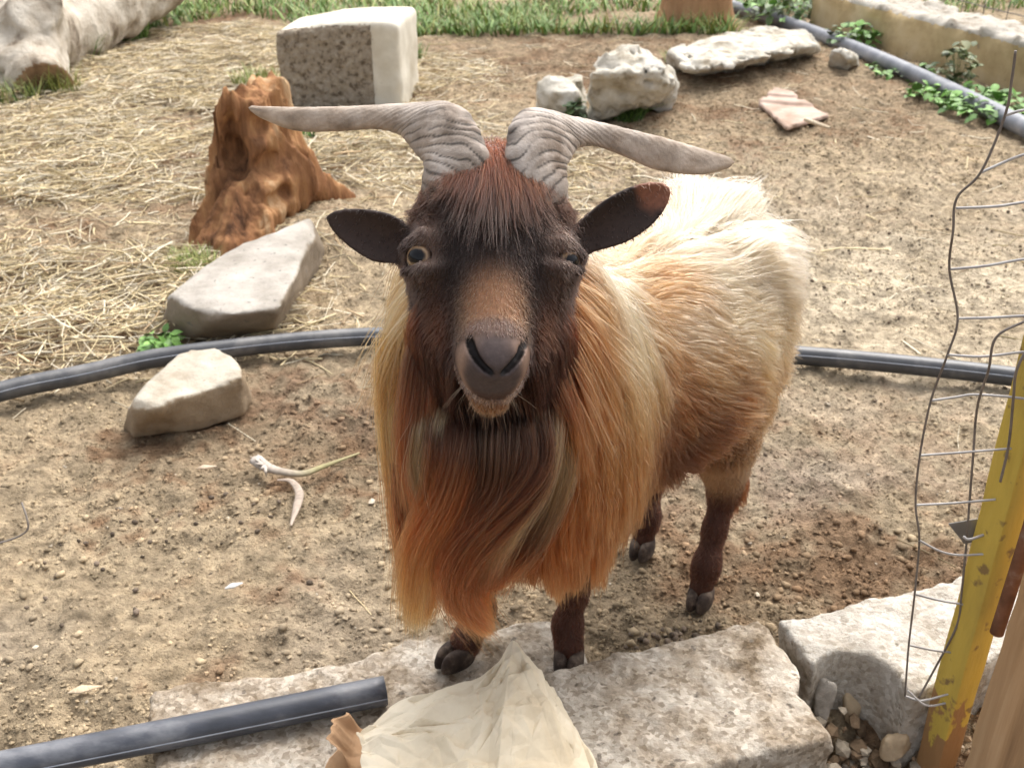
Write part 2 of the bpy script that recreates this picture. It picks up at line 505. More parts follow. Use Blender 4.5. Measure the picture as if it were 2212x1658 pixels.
# straw and dead stalks: bent three-sided stems
def stems(name, pos, length, rad, cols, mat, lift=0.10, yaw=None):
    n = len(pos)
    a = rng.uniform(0, 2 * math.pi, n) if yaw is None else yaw
    d = np.stack([np.cos(a), np.sin(a), rng.normal(0, lift, n)], 1)
    sd = np.stack([-np.sin(a), np.cos(a), 0 * a], 1)
    up = np.array([0, 0, 1.0])
    bend = rng.normal(0, 0.16, n); sag = rng.uniform(0.0, 0.10, n)
    u = np.linspace(-0.5, 0.5, 4)
    C = pos[:, None] + length[:, None, None] * (u[None, :, None] * d[:, None] + (bend[:, None] * (0.25 - u ** 2))[..., None] * sd[:, None] - (sag[:, None] * u ** 2)[..., None] * up)
    gz = ground_h(C[..., 0], C[..., 1])
    C[..., 2] = np.maximum(C[..., 2], gz + 0.001)
    V = []
    for q in range(3):
        th = 2 * math.pi * q / 3
        V.append(C + rad[:, None, None] * (math.cos(th) * sd[:, None] + math.sin(th) * up))
    V = np.stack(V, 2)                        # n, 4, 3, xyz
    F = []
    for i in range(3):
        for j in range(3):
            F.append((i * 3 + j, i * 3 + (j + 1) % 3, (i + 1) * 3 + (j + 1) % 3, (i + 1) * 3 + j))
    F = (np.array(F)[None] + 12 * np.arange(n)[:, None, None]).reshape(-1, 4)
    return link(name, mesh_np(name, V.reshape(-1, 3), F, mat, cols=np.repeat(cols, 12, 0)))
M_STRAW = attr_mat('straw', rough=0.6, spec=0.35)
def straw_density(x, y):
    d = sstep(-0.40, -0.95, x + 0.15 * (y - 3)) * sstep(2.0, 2.6, y) + 0.6 * sstep(0.1, -0.5, x) * sstep(3.2, 3.9, y) * sstep(5.9, 5.2, y)
    d += 0.35 * np.exp(-((x / 0.4) ** 2 + ((y - 3.6) / 0.5) ** 2))
    n = fbm(x, y, 0 * x, 2.6, 3, 81)
    return np.clip(d * (0.12 + 1.1 * sstep(-0.45, 0.35, n)), 0, 1) + 0.004 + (0.02 * sstep(0.3, 0.8, n)) * sstep(0.4, -0.2, x) + 0.006 * sstep(2.2, 3.0, y)
x = rng.uniform(-3.0, 2.4, 150000); y = 0.8 + 5.6 * rng.uniform(0, 1, 150000) ** 0.9
k = (rng.uniform(0, 1, len(x)) < straw_density(x, y)) & (np.abs(x) < 0.3 + 0.56 * y)
k &= ~((np.abs(x - 0.1) < 0.65) & (y < 1.25))
x, y = x[k], y[k]
n = len(x)
ln = rng.uniform(0.03, 0.13, n) + 0.10 * rng.uniform(0, 1, n) ** 5
rd = rng.uniform(0.0008, 0.0020, n) + 0.0014 * (rng.uniform(0, 1, n) < 0.12)
rd *= np.where(y < 2.0, 0.7, 1.0)
base = np.where(rng.uniform(0, 1, (n, 1)) < 0.6, [[0.60, 0.49, 0.29]], [[0.68, 0.60, 0.45]])
base = np.where(rng.uniform(0, 1, (n, 1)) < 0.14, [[0.38, 0.27, 0.15]], base)
cl = base * rng.uniform(0.55, 1.25, (n, 1))
lay = (0.002 + 0.045 * np.clip(0.4 + fbm(x, y, 0 * x, 6.0, 2, 83), 0, 1) * rng.uniform(0, 1, n)) * np.clip(straw_density(x, y) * 1.6, 0.15, 1)
tag(stems('straw', np.stack([x, y, ground_h(x, y) + lay], 1), ln, rd, cl, M_STRAW), 'dry straw litter matted over the left of the pen', kind='stuff')

# ------------------------------------------------------------------ stones by convex hull and noise
def hull_planes(pts):
    bm = bmesh.new()
    for p in pts: bm.verts.new(p)
    r = bmesh.ops.convex_hull(bm, input=bm.verts)
    bmesh.ops.delete(bm, geom=[g for g in r['geom_interior'] if isinstance(g, bmesh.types.BMVert)], context='VERTS')
    bmesh.ops.recalc_face_normals(bm, faces=bm.faces)
    out = []
    for f in bm.faces:
        n = np.array(f.normal); d = n @ np.array(f.verts[0].co)
        if not any(np.allclose(n, m, atol=0.02) and abs(d - e) < 0.004 for m, e in out): out.append((n, d))
    bm.free()
    return out
def rock(name, pts, mat, k=0.012, amp=0.008, freq=14.0, res=0.012, seed=1, fine=0.45, extra=None, chips=14, chip=0.09, side=None, pit=0.0):
    pts = np.asarray(pts, float)
    pl = hull_planes(pts)
    R_ = np.random.default_rng(seed)
    size = np.linalg.norm(pts.max(0) - pts.min(0))
    for q in range(chips):                                   # flakes knocked off the edges
        n = R_.normal(0, 1, 3); n[2] = abs(n[2]) * 0.8; n /= np.linalg.norm(n)
        pl.append((n, (pts @ n).max() - size * chip * R_.uniform(0.15, 1.0)))
    lo, hi = pts.min(0) - 0.04, pts.max(0) + 0.04
    def fn(X, Y, Z):
        D = None
        wx, wy, wz = (amp * 0.9 * vnoise(X * freq * 0.6 + 3, Y * freq * 0.6, Z * freq * 0.6, seed + q) for q in (31, 32, 33))
        for n, d in pl:
            e = (X + wx) * n[0] + (Y + wy) * n[1] + (Z + wz) * n[2] - d
            D = e if D is None else smax(D, e, k)
        D = D + amp * fbm(X, Y, Z, freq, 4, seed, 0.55) + amp * fine * fbm(X, Y, Z, freq * 5, 2, seed + 5)
        if pit: D = D + pit * np.maximum(fbm(X, Y, Z, freq * 2.6, 2, seed + 8) - 0.15, 0)
        if extra: D = extra(X, Y, Z, D)
        return D
    V, Q = sdf_mesh(fn, lo, hi, res)
    if side is None: return base_mesh(name, V, Q, mat)
    # flanks tinted darker and browner by slope: shade painted into the colour
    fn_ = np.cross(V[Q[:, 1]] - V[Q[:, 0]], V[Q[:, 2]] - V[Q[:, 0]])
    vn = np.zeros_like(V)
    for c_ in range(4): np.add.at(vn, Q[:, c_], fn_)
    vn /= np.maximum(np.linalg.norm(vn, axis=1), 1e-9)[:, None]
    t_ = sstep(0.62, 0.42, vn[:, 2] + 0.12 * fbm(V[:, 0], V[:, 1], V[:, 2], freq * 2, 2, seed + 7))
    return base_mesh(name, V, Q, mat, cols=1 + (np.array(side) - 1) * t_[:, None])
def pp(L): return [at_z(*q) for q in L]

M_GREY = nmat('grey_limestone', [(0.3, (0.25, 0.225, 0.19)), (0.5, (0.36, 0.33, 0.29)), (0.72, (0.46, 0.43, 0.385))], scale=9, rough=0.9, bump=0.5, bscale=45, speck=(0.14, 0.13, 0.12), speck_scale=60, speck_lo=0.66, spec=0.2, dist=0.010, attr=True)
M_PALE = nmat('pale_limestone', [(0.28, (0.26, 0.21, 0.15)), (0.45, (0.38, 0.34, 0.275)), (0.65, (0.48, 0.445, 0.375))], scale=11, rough=0.92, bump=0.6, bscale=40, speck=(0.25, 0.2, 0.15), speck_scale=90, speck_lo=0.66, spec=0.2, dist=0.010, attr=True)
M_WHITE = nmat('white_limestone', [(0.32, (0.22, 0.18, 0.125)), (0.44, (0.46, 0.42, 0.345)), (0.66, (0.62, 0.59, 0.525))], scale=10, rough=0.92, bump=0.9, bscale=22, speck=(0.4, 0.36, 0.3), speck_scale=26, speck_lo=0.64, spec=0.2, dist=0.02)
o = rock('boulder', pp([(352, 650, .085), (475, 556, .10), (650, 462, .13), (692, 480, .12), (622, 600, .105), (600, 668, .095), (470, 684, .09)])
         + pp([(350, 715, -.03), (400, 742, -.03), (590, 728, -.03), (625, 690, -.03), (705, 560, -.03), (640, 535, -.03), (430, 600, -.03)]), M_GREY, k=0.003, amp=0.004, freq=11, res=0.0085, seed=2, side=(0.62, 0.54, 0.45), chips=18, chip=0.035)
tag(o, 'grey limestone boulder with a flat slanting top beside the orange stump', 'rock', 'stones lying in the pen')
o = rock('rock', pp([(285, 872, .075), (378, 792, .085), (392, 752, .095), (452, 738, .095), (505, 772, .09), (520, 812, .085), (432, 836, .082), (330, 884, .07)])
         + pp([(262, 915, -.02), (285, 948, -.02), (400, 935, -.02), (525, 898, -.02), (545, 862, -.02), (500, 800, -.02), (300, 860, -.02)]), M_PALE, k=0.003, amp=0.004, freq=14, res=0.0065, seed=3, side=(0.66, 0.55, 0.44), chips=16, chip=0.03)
tag(o, 'pale wedge shaped rock lying against the curved black pipe', 'rock', 'stones lying in the pen')
o = rock('rock', pp([(1160, 200, .10), (1185, 165, .15), (1255, 155, .15), (1262, 200, .12)]) + pp([(1150, 255, -.02), (1200, 268, -.02), (1270, 262, -.02), (1270, 215, -.02), (1180, 215, -.02)]), M_WHITE, k=0.008, amp=0.015, freq=10, res=0.012, seed=4, pit=0.03, chip=0.04)
tag(o, 'low white rock just left of the mossy rock behind the right horn', 'rock', 'stones lying in the pen')
o = rock('rock', pp([(1268, 150, .24), (1290, 108, .28), (1370, 96, .28), (1425, 125, .26), (1448, 175, .2), (1330, 150, .24)]) + pp([(1256, 268, -.02), (1300, 275, -.02), (1440, 232, -.02), (1455, 195, -.02), (1330, 205, -.02)]), M_WHITE, k=0.010, amp=0.024, freq=9, res=0.012, seed=5, pit=0.05, chip=0.05,
         extra=lambda X, Y, Z, D: smax(D, -d_ell(X, Y, Z, at_z(1330, 255, .06), (0.10, 0.12, 0.11)), 0.03))
tag(o, 'rugged white rock with a hollow front and grass beneath it', 'rock', 'stones lying in the pen')
o = rock('rock_slab', pp([(1440, 108, .11), (1560, 72, .13), (1660, 50, .15), (1735, 58, .15), (1770, 98, .10), (1600, 140, .10), (1480, 148, .10)]) + pp([(1440, 140, -.02), (1510, 168, -.02), (1620, 150, -.02), (1775, 118, -.02), (1740, 80, -.02), (1480, 110, -.02)]), M_WHITE, k=0.008, amp=0.016, freq=10, res=0.0135, seed=6, pit=0.03, chip=0.02)
tag(o, 'long flat white stone slab in front of the brown trunk', 'rock', 'stones lying in the pen')
o = rock('rock', pp([(1800, 110, .10), (1825, 100, .12), (1850, 112, .10), (1845, 130, .08)]) + pp([(1788, 150, -.02), (1815, 158, -.02), (1858, 145, -.02), (1850, 125, -.02), (1800, 128, -.02)]), M_WHITE, k=0.008, amp=0.014, freq=14, res=0.009, seed=8, pit=0.02, chip=0.03)
tag(o, 'small white lump of rock near the grey pipe by the wall', 'rock', 'stones lying in the pen')

# upright limestone building block
M_BLOCKS = nmat('cut_limestone', [(0.3, (0.46, 0.41, 0.32)), (0.55, (0.60, 0.56, 0.47)), (0.75, (0.68, 0.645, 0.56))], scale=6, rough=0.92, bump=0.35, bscale=60, speck=(0.25, 0.22, 0.18), speck_scale=45, speck_lo=0.70, spec=0.15)
M_BLOCKF = nmat('exposed_aggregate', [(0.36, (0.15, 0.115, 0.08)), (0.46, (0.34, 0.28, 0.21)), (0.68, (0.47, 0.405, 0.32))], scale=42, detail=5, rough=0.95, bump=1.0, bscale=38, spec=0.12, dist=0.03)
bl = at_z(604, 226, 0); br = at_z(818, 232, 0)
hb = 0.345
ex = (br - bl)[:2]; wd = np.linalg.norm(ex); ex = ex / wd; ey = np.array([-ex[1], ex[0]])
ang = math.atan2(ex[1], ex[0])
thB = thing('stone_block', ((bl[0] + br[0]) / 2, (bl[1] + br[1]) / 2, 0), 'tall cream stone block with a rough brown aggregate face behind the stump', 'stone block')
def blockfn(X, Y, Z):
    px = (X - bl[0]) * ex[0] + (Y - bl[1]) * ex[1]; py = (X - bl[0]) * ey[0] + (Y - bl[1]) * ey[1]
    dx = np.abs(px - (wd + 0.10) / 2) - (wd + 0.10) / 2
    dy = np.abs(py - 0.20) - 0.20
    top = hb - 0.03 * np.clip(1 - px / wd, 0, 1) - 0.02 * sstep(0.25, 0.0, px)
    dz = np.maximum(Z - top, -0.05 - Z)
    D = smax(smax(dx, dy, 0.03), dz, 0.03)
    face = sstep(0.05, 0.0, py) * sstep(wd - 0.0, wd - 0.03, px)
    D = D + 0.004 * fbm(X, Y, Z, 9, 3, 9) + face * (0.010 + 0.009 * fbm(X, Y, Z, 34, 3, 19))
    return D
V, Q = sdf_mesh(blockfn, (bl[0] - 0.08, bl[1] - 0.1, -0.08), (br[0] + 0.25, br[1] + 0.55, hb + 0.06), 0.0105)
px = (V[:, 0] - bl[0]) * ex[0] + (V[:, 1] - bl[1]) * ex[1]; py = (V[:, 0] - bl[0]) * ey[0] + (V[:, 1] - bl[1]) * ey[1]
me = mesh_np('block_body', V, Q, [M_BLOCKS, M_BLOCKF])
fc = Q[:, 0]
isf = (py[fc] < 0.035) & (px[fc] < wd - 0.012) & (px[fc] > -0.02) & (V[fc, 2] < hb - 0.045 + 0.03 * px[fc] / wd)
me.polygons.foreach_set('material_index', isf.astype(np.int32))
link('block_body', me, thB)

# ------------------------------------------------------------------ rotten stump
M_STUMP = nmat('rotten_wood', [(0.33, (0.07, 0.035, 0.02)), (0.46, (0.26, 0.125, 0.06)), (0.57, (0.40, 0.215, 0.10)), (0.70, (0.60, 0.43, 0.26))], scale=12, rough=0.9, bump=1.0, bscale=46, stretch=(1, 1, 0.18), spec=0.12, dist=0.016)
sb = at_z(545, 480, 0)
stop_ = [at_y(520, 215, sb[1] + 0.02), at_y(565, 200, sb[1] + 0.10)]
def stumpfn(X, Y, Z):
    D = d_cone(X, Y, Z, (sb[0] + 0.00, sb[1] + 0.05, 0.0), (stop_[0][0], sb[1] + 0.03, stop_[0][2] - 0.02), 0.112, 0.075)
    D = smin(D, d_cone(X, Y, Z, (sb[0] + 0.06, sb[1] + 0.10, 0.1), (stop_[1][0] + 0.01, sb[1] + 0.12, stop_[1][2]), 0.10, 0.06), 0.04)
    rt = at_z(735, 425, 0.0)
    D = smin(D, d_cone(X, Y, Z, (sb[0] + 0.10, sb[1] + 0.08, 0.13), (rt[0], rt[1], -0.02), 0.055, 0.025), 0.10)
    rl = at_z(450, 520, 0.0)
    D = smin(D, d_cone(X, Y, Z, (sb[0] - 0.02, sb[1] + 0.0, 0.10), (rl[0], rl[1], -0.02), 0.07, 0.055), 0.08)
    rf = at_z(520, 530, 0.0)
    D = smin(D, d_cone(X, Y, Z, (sb[0] + 0.03, sb[1], 0.08), (rf[0], rf[1], -0.02), 0.07, 0.06), 0.08)
    ang = np.arctan2(Y - sb[1] - 0.05, X - sb[0])
    D = D + 0.020 * fbm(ang * 5, 0 * X + 3, Z * 1.2, 1.6, 3, 101) + 0.011 * fbm(X, Y, Z * 0.35, 26, 3, 111) + 0.006 * np.abs(fbm(X, Y, Z * 0.2, 62, 2, 115))
    for cx, cy, hh, r in ((500, 345, None, (0.050, 0.12, 0.075)), (580, 365, None, (0.060, 0.10, 0.050)), (560, 290, None, (0.045, 0.09, 0.05)), (492, 290, None, (0.022, 0.09, 0.07)), (610, 430, None, (0.05, 0.08, 0.03))):
        c = at_y(cx, cy, sb[1] - 0.075)
        D = smax(D, -(d_ell(X, Y, Z, c, r) + 0.012 * fbm(X, Y, Z, 24, 2, 121)), 0.02)
    D = smax(D, Z - (stop_[0][2] - 0.005 + 0.45 * (X - stop_[0][0]) * 0.5 + 0.06 * fbm(X, Y, 0 * Z, 16, 2, 131)), 0.012)
    return D
V, Q = sdf_mesh(stumpfn, (sb[0] - 0.30, sb[1] - 0.30, -0.05), (sb[0] + 0.42, sb[1] + 0.5, 0.56), 0.0075)
tag(base_mesh('tree_stump', V, Q, M_STUMP), 'rotten orange brown tree stump with hollowed front and spreading root', 'tree stump')

# ------------------------------------------------------------------ log in the far corner
M_LOG = nmat('weathered_log', [(0.34, (0.16, 0.12, 0.085)), (0.46, (0.40, 0.345, 0.275)), (0.66, (0.58, 0.53, 0.45))], scale=7, rough=0.9, bump=0.9, bscale=14, spec=0.15, dist=0.03)
M_CUT = nmat('sawn_wood', [(0.3, (0.10, 0.06, 0.035)), (0.5, (0.27, 0.165, 0.095)), (0.7, (0.40, 0.27, 0.17))], scale=7, rough=0.9, bump=0.3, bscale=60, spec=0.15)
def A_(x, y, d): return at_y(x, y, d)
la, lb = A_(262, -8, 6.1), A_(95, 75, 5.45)
lc = A_(98, 195, 4.78)
le = A_(-25, 150, 5.0)
ln_ = A_(85, 78, 5.22); lt = A_(75, 12, 4.98)
cutd = (lc - A_(60, 80, 5.2)); cutd /= np.linalg.norm(cutd)
td = lt - ln_; td /= np.linalg.norm(td)
def logfn(X, Y, Z, which=0):
    D = d_cone(X, Y, Z, la + (la - lb) * 0.6, lb, 0.19, 0.21)
    arm = d_cone(X, Y, Z, A_(55, 70, 5.25), lc + cutd * 0.05, 0.20, 0.125)
    arm = smax(arm, (X - lc[0]) * cutd[0] + (Y - lc[1]) * cutd[1] + (Z - lc[2]) * cutd[2], 0.006)
    D = smin(D, arm, 0.10)
    D = smin(D, d_cone(X, Y, Z, A_(30, 90, 5.25), le + (le - lb) * 0.6, 0.20, 0.17), 0.10)
    st = d_cone(X, Y, Z, ln_, lt + td * 0.08, 0.14, 0.115)
    st = smax(st, (X - lt[0]) * td[0] + (Y - lt[1]) * td[1] + (Z - lt[2]) * td[2], 0.006)
    D = smin(D, st, 0.05)
    D = smin(D, d_ell(X, Y, Z, A_(110, 95, 5.0), (0.07, 0.07, 0.05)), 0.06)
    D = D + 0.030 * fbm(X, Y, Z, 4.5, 4, 141) * sstep(0.0, 0.05, np.abs((X - lc[0]) * cutd[0] + (Y - lc[1]) * cutd[1] + (Z - lc[2]) * cutd[2]))
    D = smax(D, -d_ell(X, Y, Z, lc + np.array([-0.05, 0.0, -0.07]), (0.055, 0.14, 0.06)), 0.02)
    return D
V, Q = sdf_mesh(logfn, (-3.6, 4.45, -0.1), (-1.2, 6.9, 0.75), 0.0155)
me = mesh_np('log_body', V, Q, [M_LOG, M_CUT])
ce = V[Q].mean(1)
dist = (ce - lc) @ cutd
near = np.linalg.norm(ce - lc, axis=1) < 0.17
t1 = ((np.abs(dist) < 0.010) & near & (np.linalg.norm(np.cross(ce - lc, cutd), axis=1) < 0.125)) 
me.polygons.foreach_set('material_index', t1.astype(np.int32))
thL = thing('fallen_log', (lb[0], lb[1], 0), 'bleached forked log with a sawn end in the far left corner', 'log')
link('log_body', me, thL)

# ------------------------------------------------------------------ brown trunk at the back
M_TRUNK = nmat('brown_trunk', [(0.28, (0.13, 0.07, 0.04)), (0.48, (0.30, 0.165, 0.085)), (0.68, (0.44, 0.26, 0.14))], scale=6, rough=0.9, bump=0.8, bscale=16, stretch=(1, 1, 0.2), spec=0.15, dist=0.02)
tb = at_z(1500, 52, 0)
def trunkfn(X, Y, Z):
    r = 0.185 + 0.06 * np.exp(-np.maximum(Z, 0) / 0.07)
    th = np.arctan2(Y - tb[1], X - tb[0])
    D = np.hypot(X - tb[0], Y - tb[1]) - r + 0.03 * fbm(np.cos(th) * 2, np.sin(th) * 2, Z * 0.4, 1.3, 3, 151) + 0.012 * fbm(X, Y, Z * 0.25, 14, 2, 155)
    return smax(D, np.maximum(Z - 0.85 + 0.08 * fbm(X, Y, 0 * Z, 6, 2, 161), -0.06 - Z), 0.02)
V, Q = sdf_mesh(trunkfn, (tb[0] - 0.36, tb[1] - 0.36, -0.1), (tb[0] + 0.36, tb[1] + 0.36, 0.98), 0.022)
dt_ = thing('dead_tree', (tb[0], tb[1], 0), 'thick reddish brown tree trunk rising behind the white stones', 'tree')
link('trunk', mesh_np('trunk', V, Q, M_TRUNK), dt_)

# ------------------------------------------------------------------ low wall with mesh behind it
M_WALL = nmat('old_render', [(0.28, (0.34, 0.245, 0.12)), (0.5, (0.50, 0.385, 0.215)), (0.72, (0.58, 0.475, 0.30))], scale=5, rough=0.92, bump=0.5, bscale=30, spec=0.15, speck=(0.24, 0.2, 0.14), speck_scale=22, speck_lo=0.68, dist=0.01)
M_WTOP = nmat('wall_capping', [(0.30, (0.24, 0.20, 0.15)), (0.46, (0.44, 0.40, 0.34)), (0.68, (0.56, 0.53, 0.47))], scale=12, rough=0.93, bump=0.8, bscale=26, spec=0.15, speck=(0.2, 0.17, 0.14), speck_scale=36, speck_lo=0.66, dist=0.02)
wa, wb = at_z(1742, 62, 0)[:2], at_z(2211, 205, 0)[:2]
wdir = (wb - wa) / np.linalg.norm(wb - wa)
wn = np.array([-wdir[1], wdir[0]])
if wn[0] < 0: wn = -wn
wlen = 5.2
WH = 0.215
def wallfn(X, Y, Z):
    s = (X - wa[0]) * wdir[0] + (Y - wa[1]) * wdir[1]; q = (X - wa[0]) * wn[0] + (Y - wa[1]) * wn[1]
    D = smax(np.abs(s - wlen / 2) - wlen / 2, np.abs(q - 0.16) - 0.16, 0.02)
    D = smax(D, np.maximum(Z - WH, -0.05 - Z), 0.015)
    top = sstep(WH - 0.06, WH, Z)
    return D + 0.008 * fbm(X, Y, Z, 5, 3, 171) + top * 0.024 * fbm(X, Y, Z, 14, 3, 181)
we = wa + wdir * wlen
V, Q = sdf_mesh(wallfn, (min(wa[0], we[0]) - 0.1, min(wa[1], we[1]) - 0.1, -0.08), (max(wa[0], we[0]) + 0.5, max(wa[1], we[1]) + 0.3, WH + 0.07), 0.026)
me = mesh_np('wall_body', V, Q, [M_WALL, M_WTOP])
me.polygons.foreach_set('material_index', (V[Q].mean(1)[:, 2] > WH - 0.022).astype(np.int32))
thW = thing('low_wall', (*(wa + wdir * 2), 0), 'low ochre rendered wall with a crumbling pale top in the far right', 'wall')
link('wall_body', me, thW)

# ------------------------------------------------------------------ pipes
M_PIPE = nmat('black_pipe', [(0.3, (0.030, 0.032, 0.036)), (0.52, (0.055, 0.057, 0.063)), (0.72, (0.16, 0.155, 0.15))], scale=9, rough=0.36, bump=0.15, bscale=60, spec=0.5)
M_PIPED = nmat('dusty_pipe', [(0.3, (0.03, 0.033, 0.042)), (0.48, (0.06, 0.065, 0.08)), (0.6, (0.15, 0.155, 0.17)), (0.75, (0.30, 0.28, 0.25))], scale=13, rough=0.38, bump=0.2, bscale=80, spec=0.45, stretch=(0.5, 1, 1))
M_LINE = nmat('pipe_stripe', [(0.3, (0.20, 0.22, 0.26)), (0.7, (0.34, 0.36, 0.40))], scale=20, rough=0.5)
def ground_path(L, r):
    out = []
    for q in L:
        p = at_z(q[0], q[1], (q[2] if len(q) > 2 else 0) + r)
        out.append(p)
    return out
def pipe_thing(name, path, r, mat, label, stripe=None, n=60, hollow=False):
    P = spline(path, n)
    t = thing(name, tuple(P[len(P) // 2] - np.array([0, 0, r])), label, 'pipe')
    if hollow:
        T = P[-1] - P[-2]; T /= np.linalg.norm(T)
        path2 = np.vstack([P, P[-1] + T * 0.0005, P[-1] - T * 0.05])
        V, F = tube(P, r, 24, cap=False)
        Vi, Fi = tube(np.vstack([P[-1] - T * 0.08, P[-1]]), r * 0.82, 24, cap=False)
        me = bpy.data.meshes.new('pipe_wall')
        o1 = len(V); o2 = o1 + len(Vi)
        VV = [tuple(v) for v in V] + [tuple(v) for v in Vi] + [tuple(P[-1] - T * 0.078)]
        FF = [f for f in F] + [tuple(o1 + i for i in f[::-1]) for f in Fi]
        e0 = o1 - 24; e1 = o2 - 24
        # the two end rings start at different angles, so bridge by nearest vertex
        A = V[-24:]; B = Vi[-24:]
        off = int(np.argmin(np.linalg.norm(B - (P[-1] + (A[0] - P[-1]) * 0.82), axis=1)))
        for j in range(24):
            FF.append((e0 + j, e0 + (j + 1) % 24, e1 + (j + 1 + off) % 24, e1 + (j + off) % 24))
        for j in range(24): FF.append((o1 + j, o1 + (j + 1) % 24, o2))
        me.from_pydata(VV, [], FF)
        me.polygons.foreach_set('use_smooth', np.ones(len(me.polygons), bool))
        me.materials.append(mat)
        link('pipe_wall', me, t)
    else:
        link('pipe_wall', tube_mesh('pipe_wall', P, r, mat, 20), t)
    if stripe is not None:
        T = np.gradient(P, axis=0); T /= np.linalg.norm(T, axis=1)[:, None]
        sd = np.cross(T, [0, 0, 1.0]); sd /= np.linalg.norm(sd, axis=1)[:, None]
        up = np.cross(sd, T)
        for a in stripe:
            a = math.radians(a)
            link('stripe', tube_mesh('stripe', P + (r - 0.0004) * (math.cos(a) * sd + math.sin(a) * up), 0.0012, M_LINE, 6), t)
    return t
rm = 0.0215
pipe_thing('hose_pipe', ground_path([(-260, 930), (0, 846), (180, 808), (330, 775, .005), (500, 752, .008), (680, 734, .008), (850, 726, .006), (1100, 728), (1400, 745), (1735, 768), (1960, 788), (2211, 816), (2700, 880), (3400, 985)], rm), rm, M_PIPE,
           'black plastic water pipe curving across the pen behind the goat', stripe=(25,), n=110)
pf = [at_z(-420, 1745, .069), at_z(0, 1656, .070), at_z(420, 1573, .071), at_z(832, 1490, .072)]
pipe_thing('plastic_pipe', pf, 0.0195, M_PIPED, 'dusty cut length of black pipe lying across the foreground slab', stripe=(8,), n=50, hollow=True)
pw = [at_z(1560, 8, .035), at_z(1650, 35, .035), at_z(1750, 68, .035), at_z(1900, 128, .035), at_z(2060, 200, .035), at_z(2230, 284, .035), at_z(2600, 470, .035), at_z(3300, 830, .035)]
pipe_thing('drain_pipe', pw, 0.036, nmat('grey_pipe', [(0.3, (0.10, 0.11, 0.13)), (0.55, (0.17, 0.18, 0.205)), (0.75, (0.30, 0.30, 0.31))], scale=8, rough=0.42, bump=0.15, bscale=50, spec=0.5),
           'thick grey plastic pipe running along the foot of the low wall', n=60)

# ================================================================== the goat
E0 = at_d(1068, 532, 1.0)                   # bridge of the nose between the eyes
TH = math.radians(22)
HZ = math.cos(TH) * UV + math.sin(TH) * FV  # along the face, nose to poll
HY = math.cos(TH) * FV - math.sin(TH) * UV  # into the head
yaw = math.radians(3)
HX = RV.copy()
HX, HY = math.cos(yaw) * HX + math.sin(yaw) * HY, math.cos(yaw) * HY - math.sin(yaw) * HX
HM = np.stack([HX, HZ, HY])                 # rows: u, s, w
def hp(u, s, w_): return E0 + HX * u + HZ * s + HY * w_
def to_head(P): return (np.asarray(P) - E0) @ HM.T

def vgrid(segs):
    out = [segs[0][0]]
    for lo, hi, st in segs:
        n = max(1, int(round((hi - lo) / st)))
        out += list(np.linspace(lo, hi, n + 1)[1:])
    return np.array(out)
gxs = vgrid([(-0.24, -0.20, 0.006), (-0.20, 0.17, 0.0024), (0.17, 0.50, 0.006)])
gys = vgrid([(0.72, 0.80, 0.006), (0.80, 1.05, 0.0024), (1.05, 1.72, 0.006)])
gzs = vgrid([(-0.01, 0.50, 0.006), (0.50, 0.88, 0.0024), (0.88, 0.92, 0.006)])
GD = np.full((len(gxs), len(gys), len(gzs)), 0.25, np.float32)
def put(fn, lo, hi, k, op='add', m=0.07):
    i0, i1 = np.searchsorted(gxs, lo[0] - m), np.searchsorted(gxs, hi[0] + m)
    j0, j1 = np.searchsorted(gys, lo[1] - m), np.searchsorted(gys, hi[1] + m)
    k0, k1 = np.searchsorted(gzs, lo[2] - m), np.searchsorted(gzs, hi[2] + m)
    X, Y, Z = np.meshgrid(gxs[i0:i1], gys[j0:j1], gzs[k0:k1], indexing='ij', sparse=True)
    d = fn(X.astype(np.float32), Y.astype(np.float32), Z.astype(np.float32))
    blk = GD[i0:i1, j0:j1, k0:k1]
    GD[i0:i1, j0:j1, k0:k1] = smin(blk, d, k) if op == 'add' else smax(blk, -d, k)
def cone(a, b, ra, rb, k=0.03, op='add', m=0.07):
    a, b = np.asarray(a, float), np.asarray(b, float)
    r = max(ra, rb)
    put(lambda X, Y, Z: d_cone(X, Y, Z, a, b, ra, rb), np.minimum(a, b) - r, np.maximum(a, b) + r, k, op, m)
def ell(c, r, M=None, k=0.03, op='add', m=0.07):
    R = max(r)
    put(lambda X, Y, Z: d_ell(X, Y, Z, c, r, M), np.asarray(c) - R, np.asarray(c) + R, k, op, m)
def hell(u, s, w_, ru, rs, rw, k=0.03, op='add', rot=0.0, m=0.05):   # ellipsoid in the head frame, turned about the w axis
    c, s_ = math.cos(rot), math.sin(rot)
    M = np.stack([HX * c + HZ * s_, HZ * c - HX * s_, HY])
    ell(hp(u, s, w_), (ru, rs, rw), M, k, op, m)
def hcone(a, b, ra, rb, k=0.03, op='add', m=0.05): cone(hp(*a), hp(*b), ra, rb, k, op, m)

AX = np.array([0.68, 0.733, 0.0])           # chest to rump
SD = np.array([0.733, -0.68, 0.0])          # the goat's left, on the viewer's right
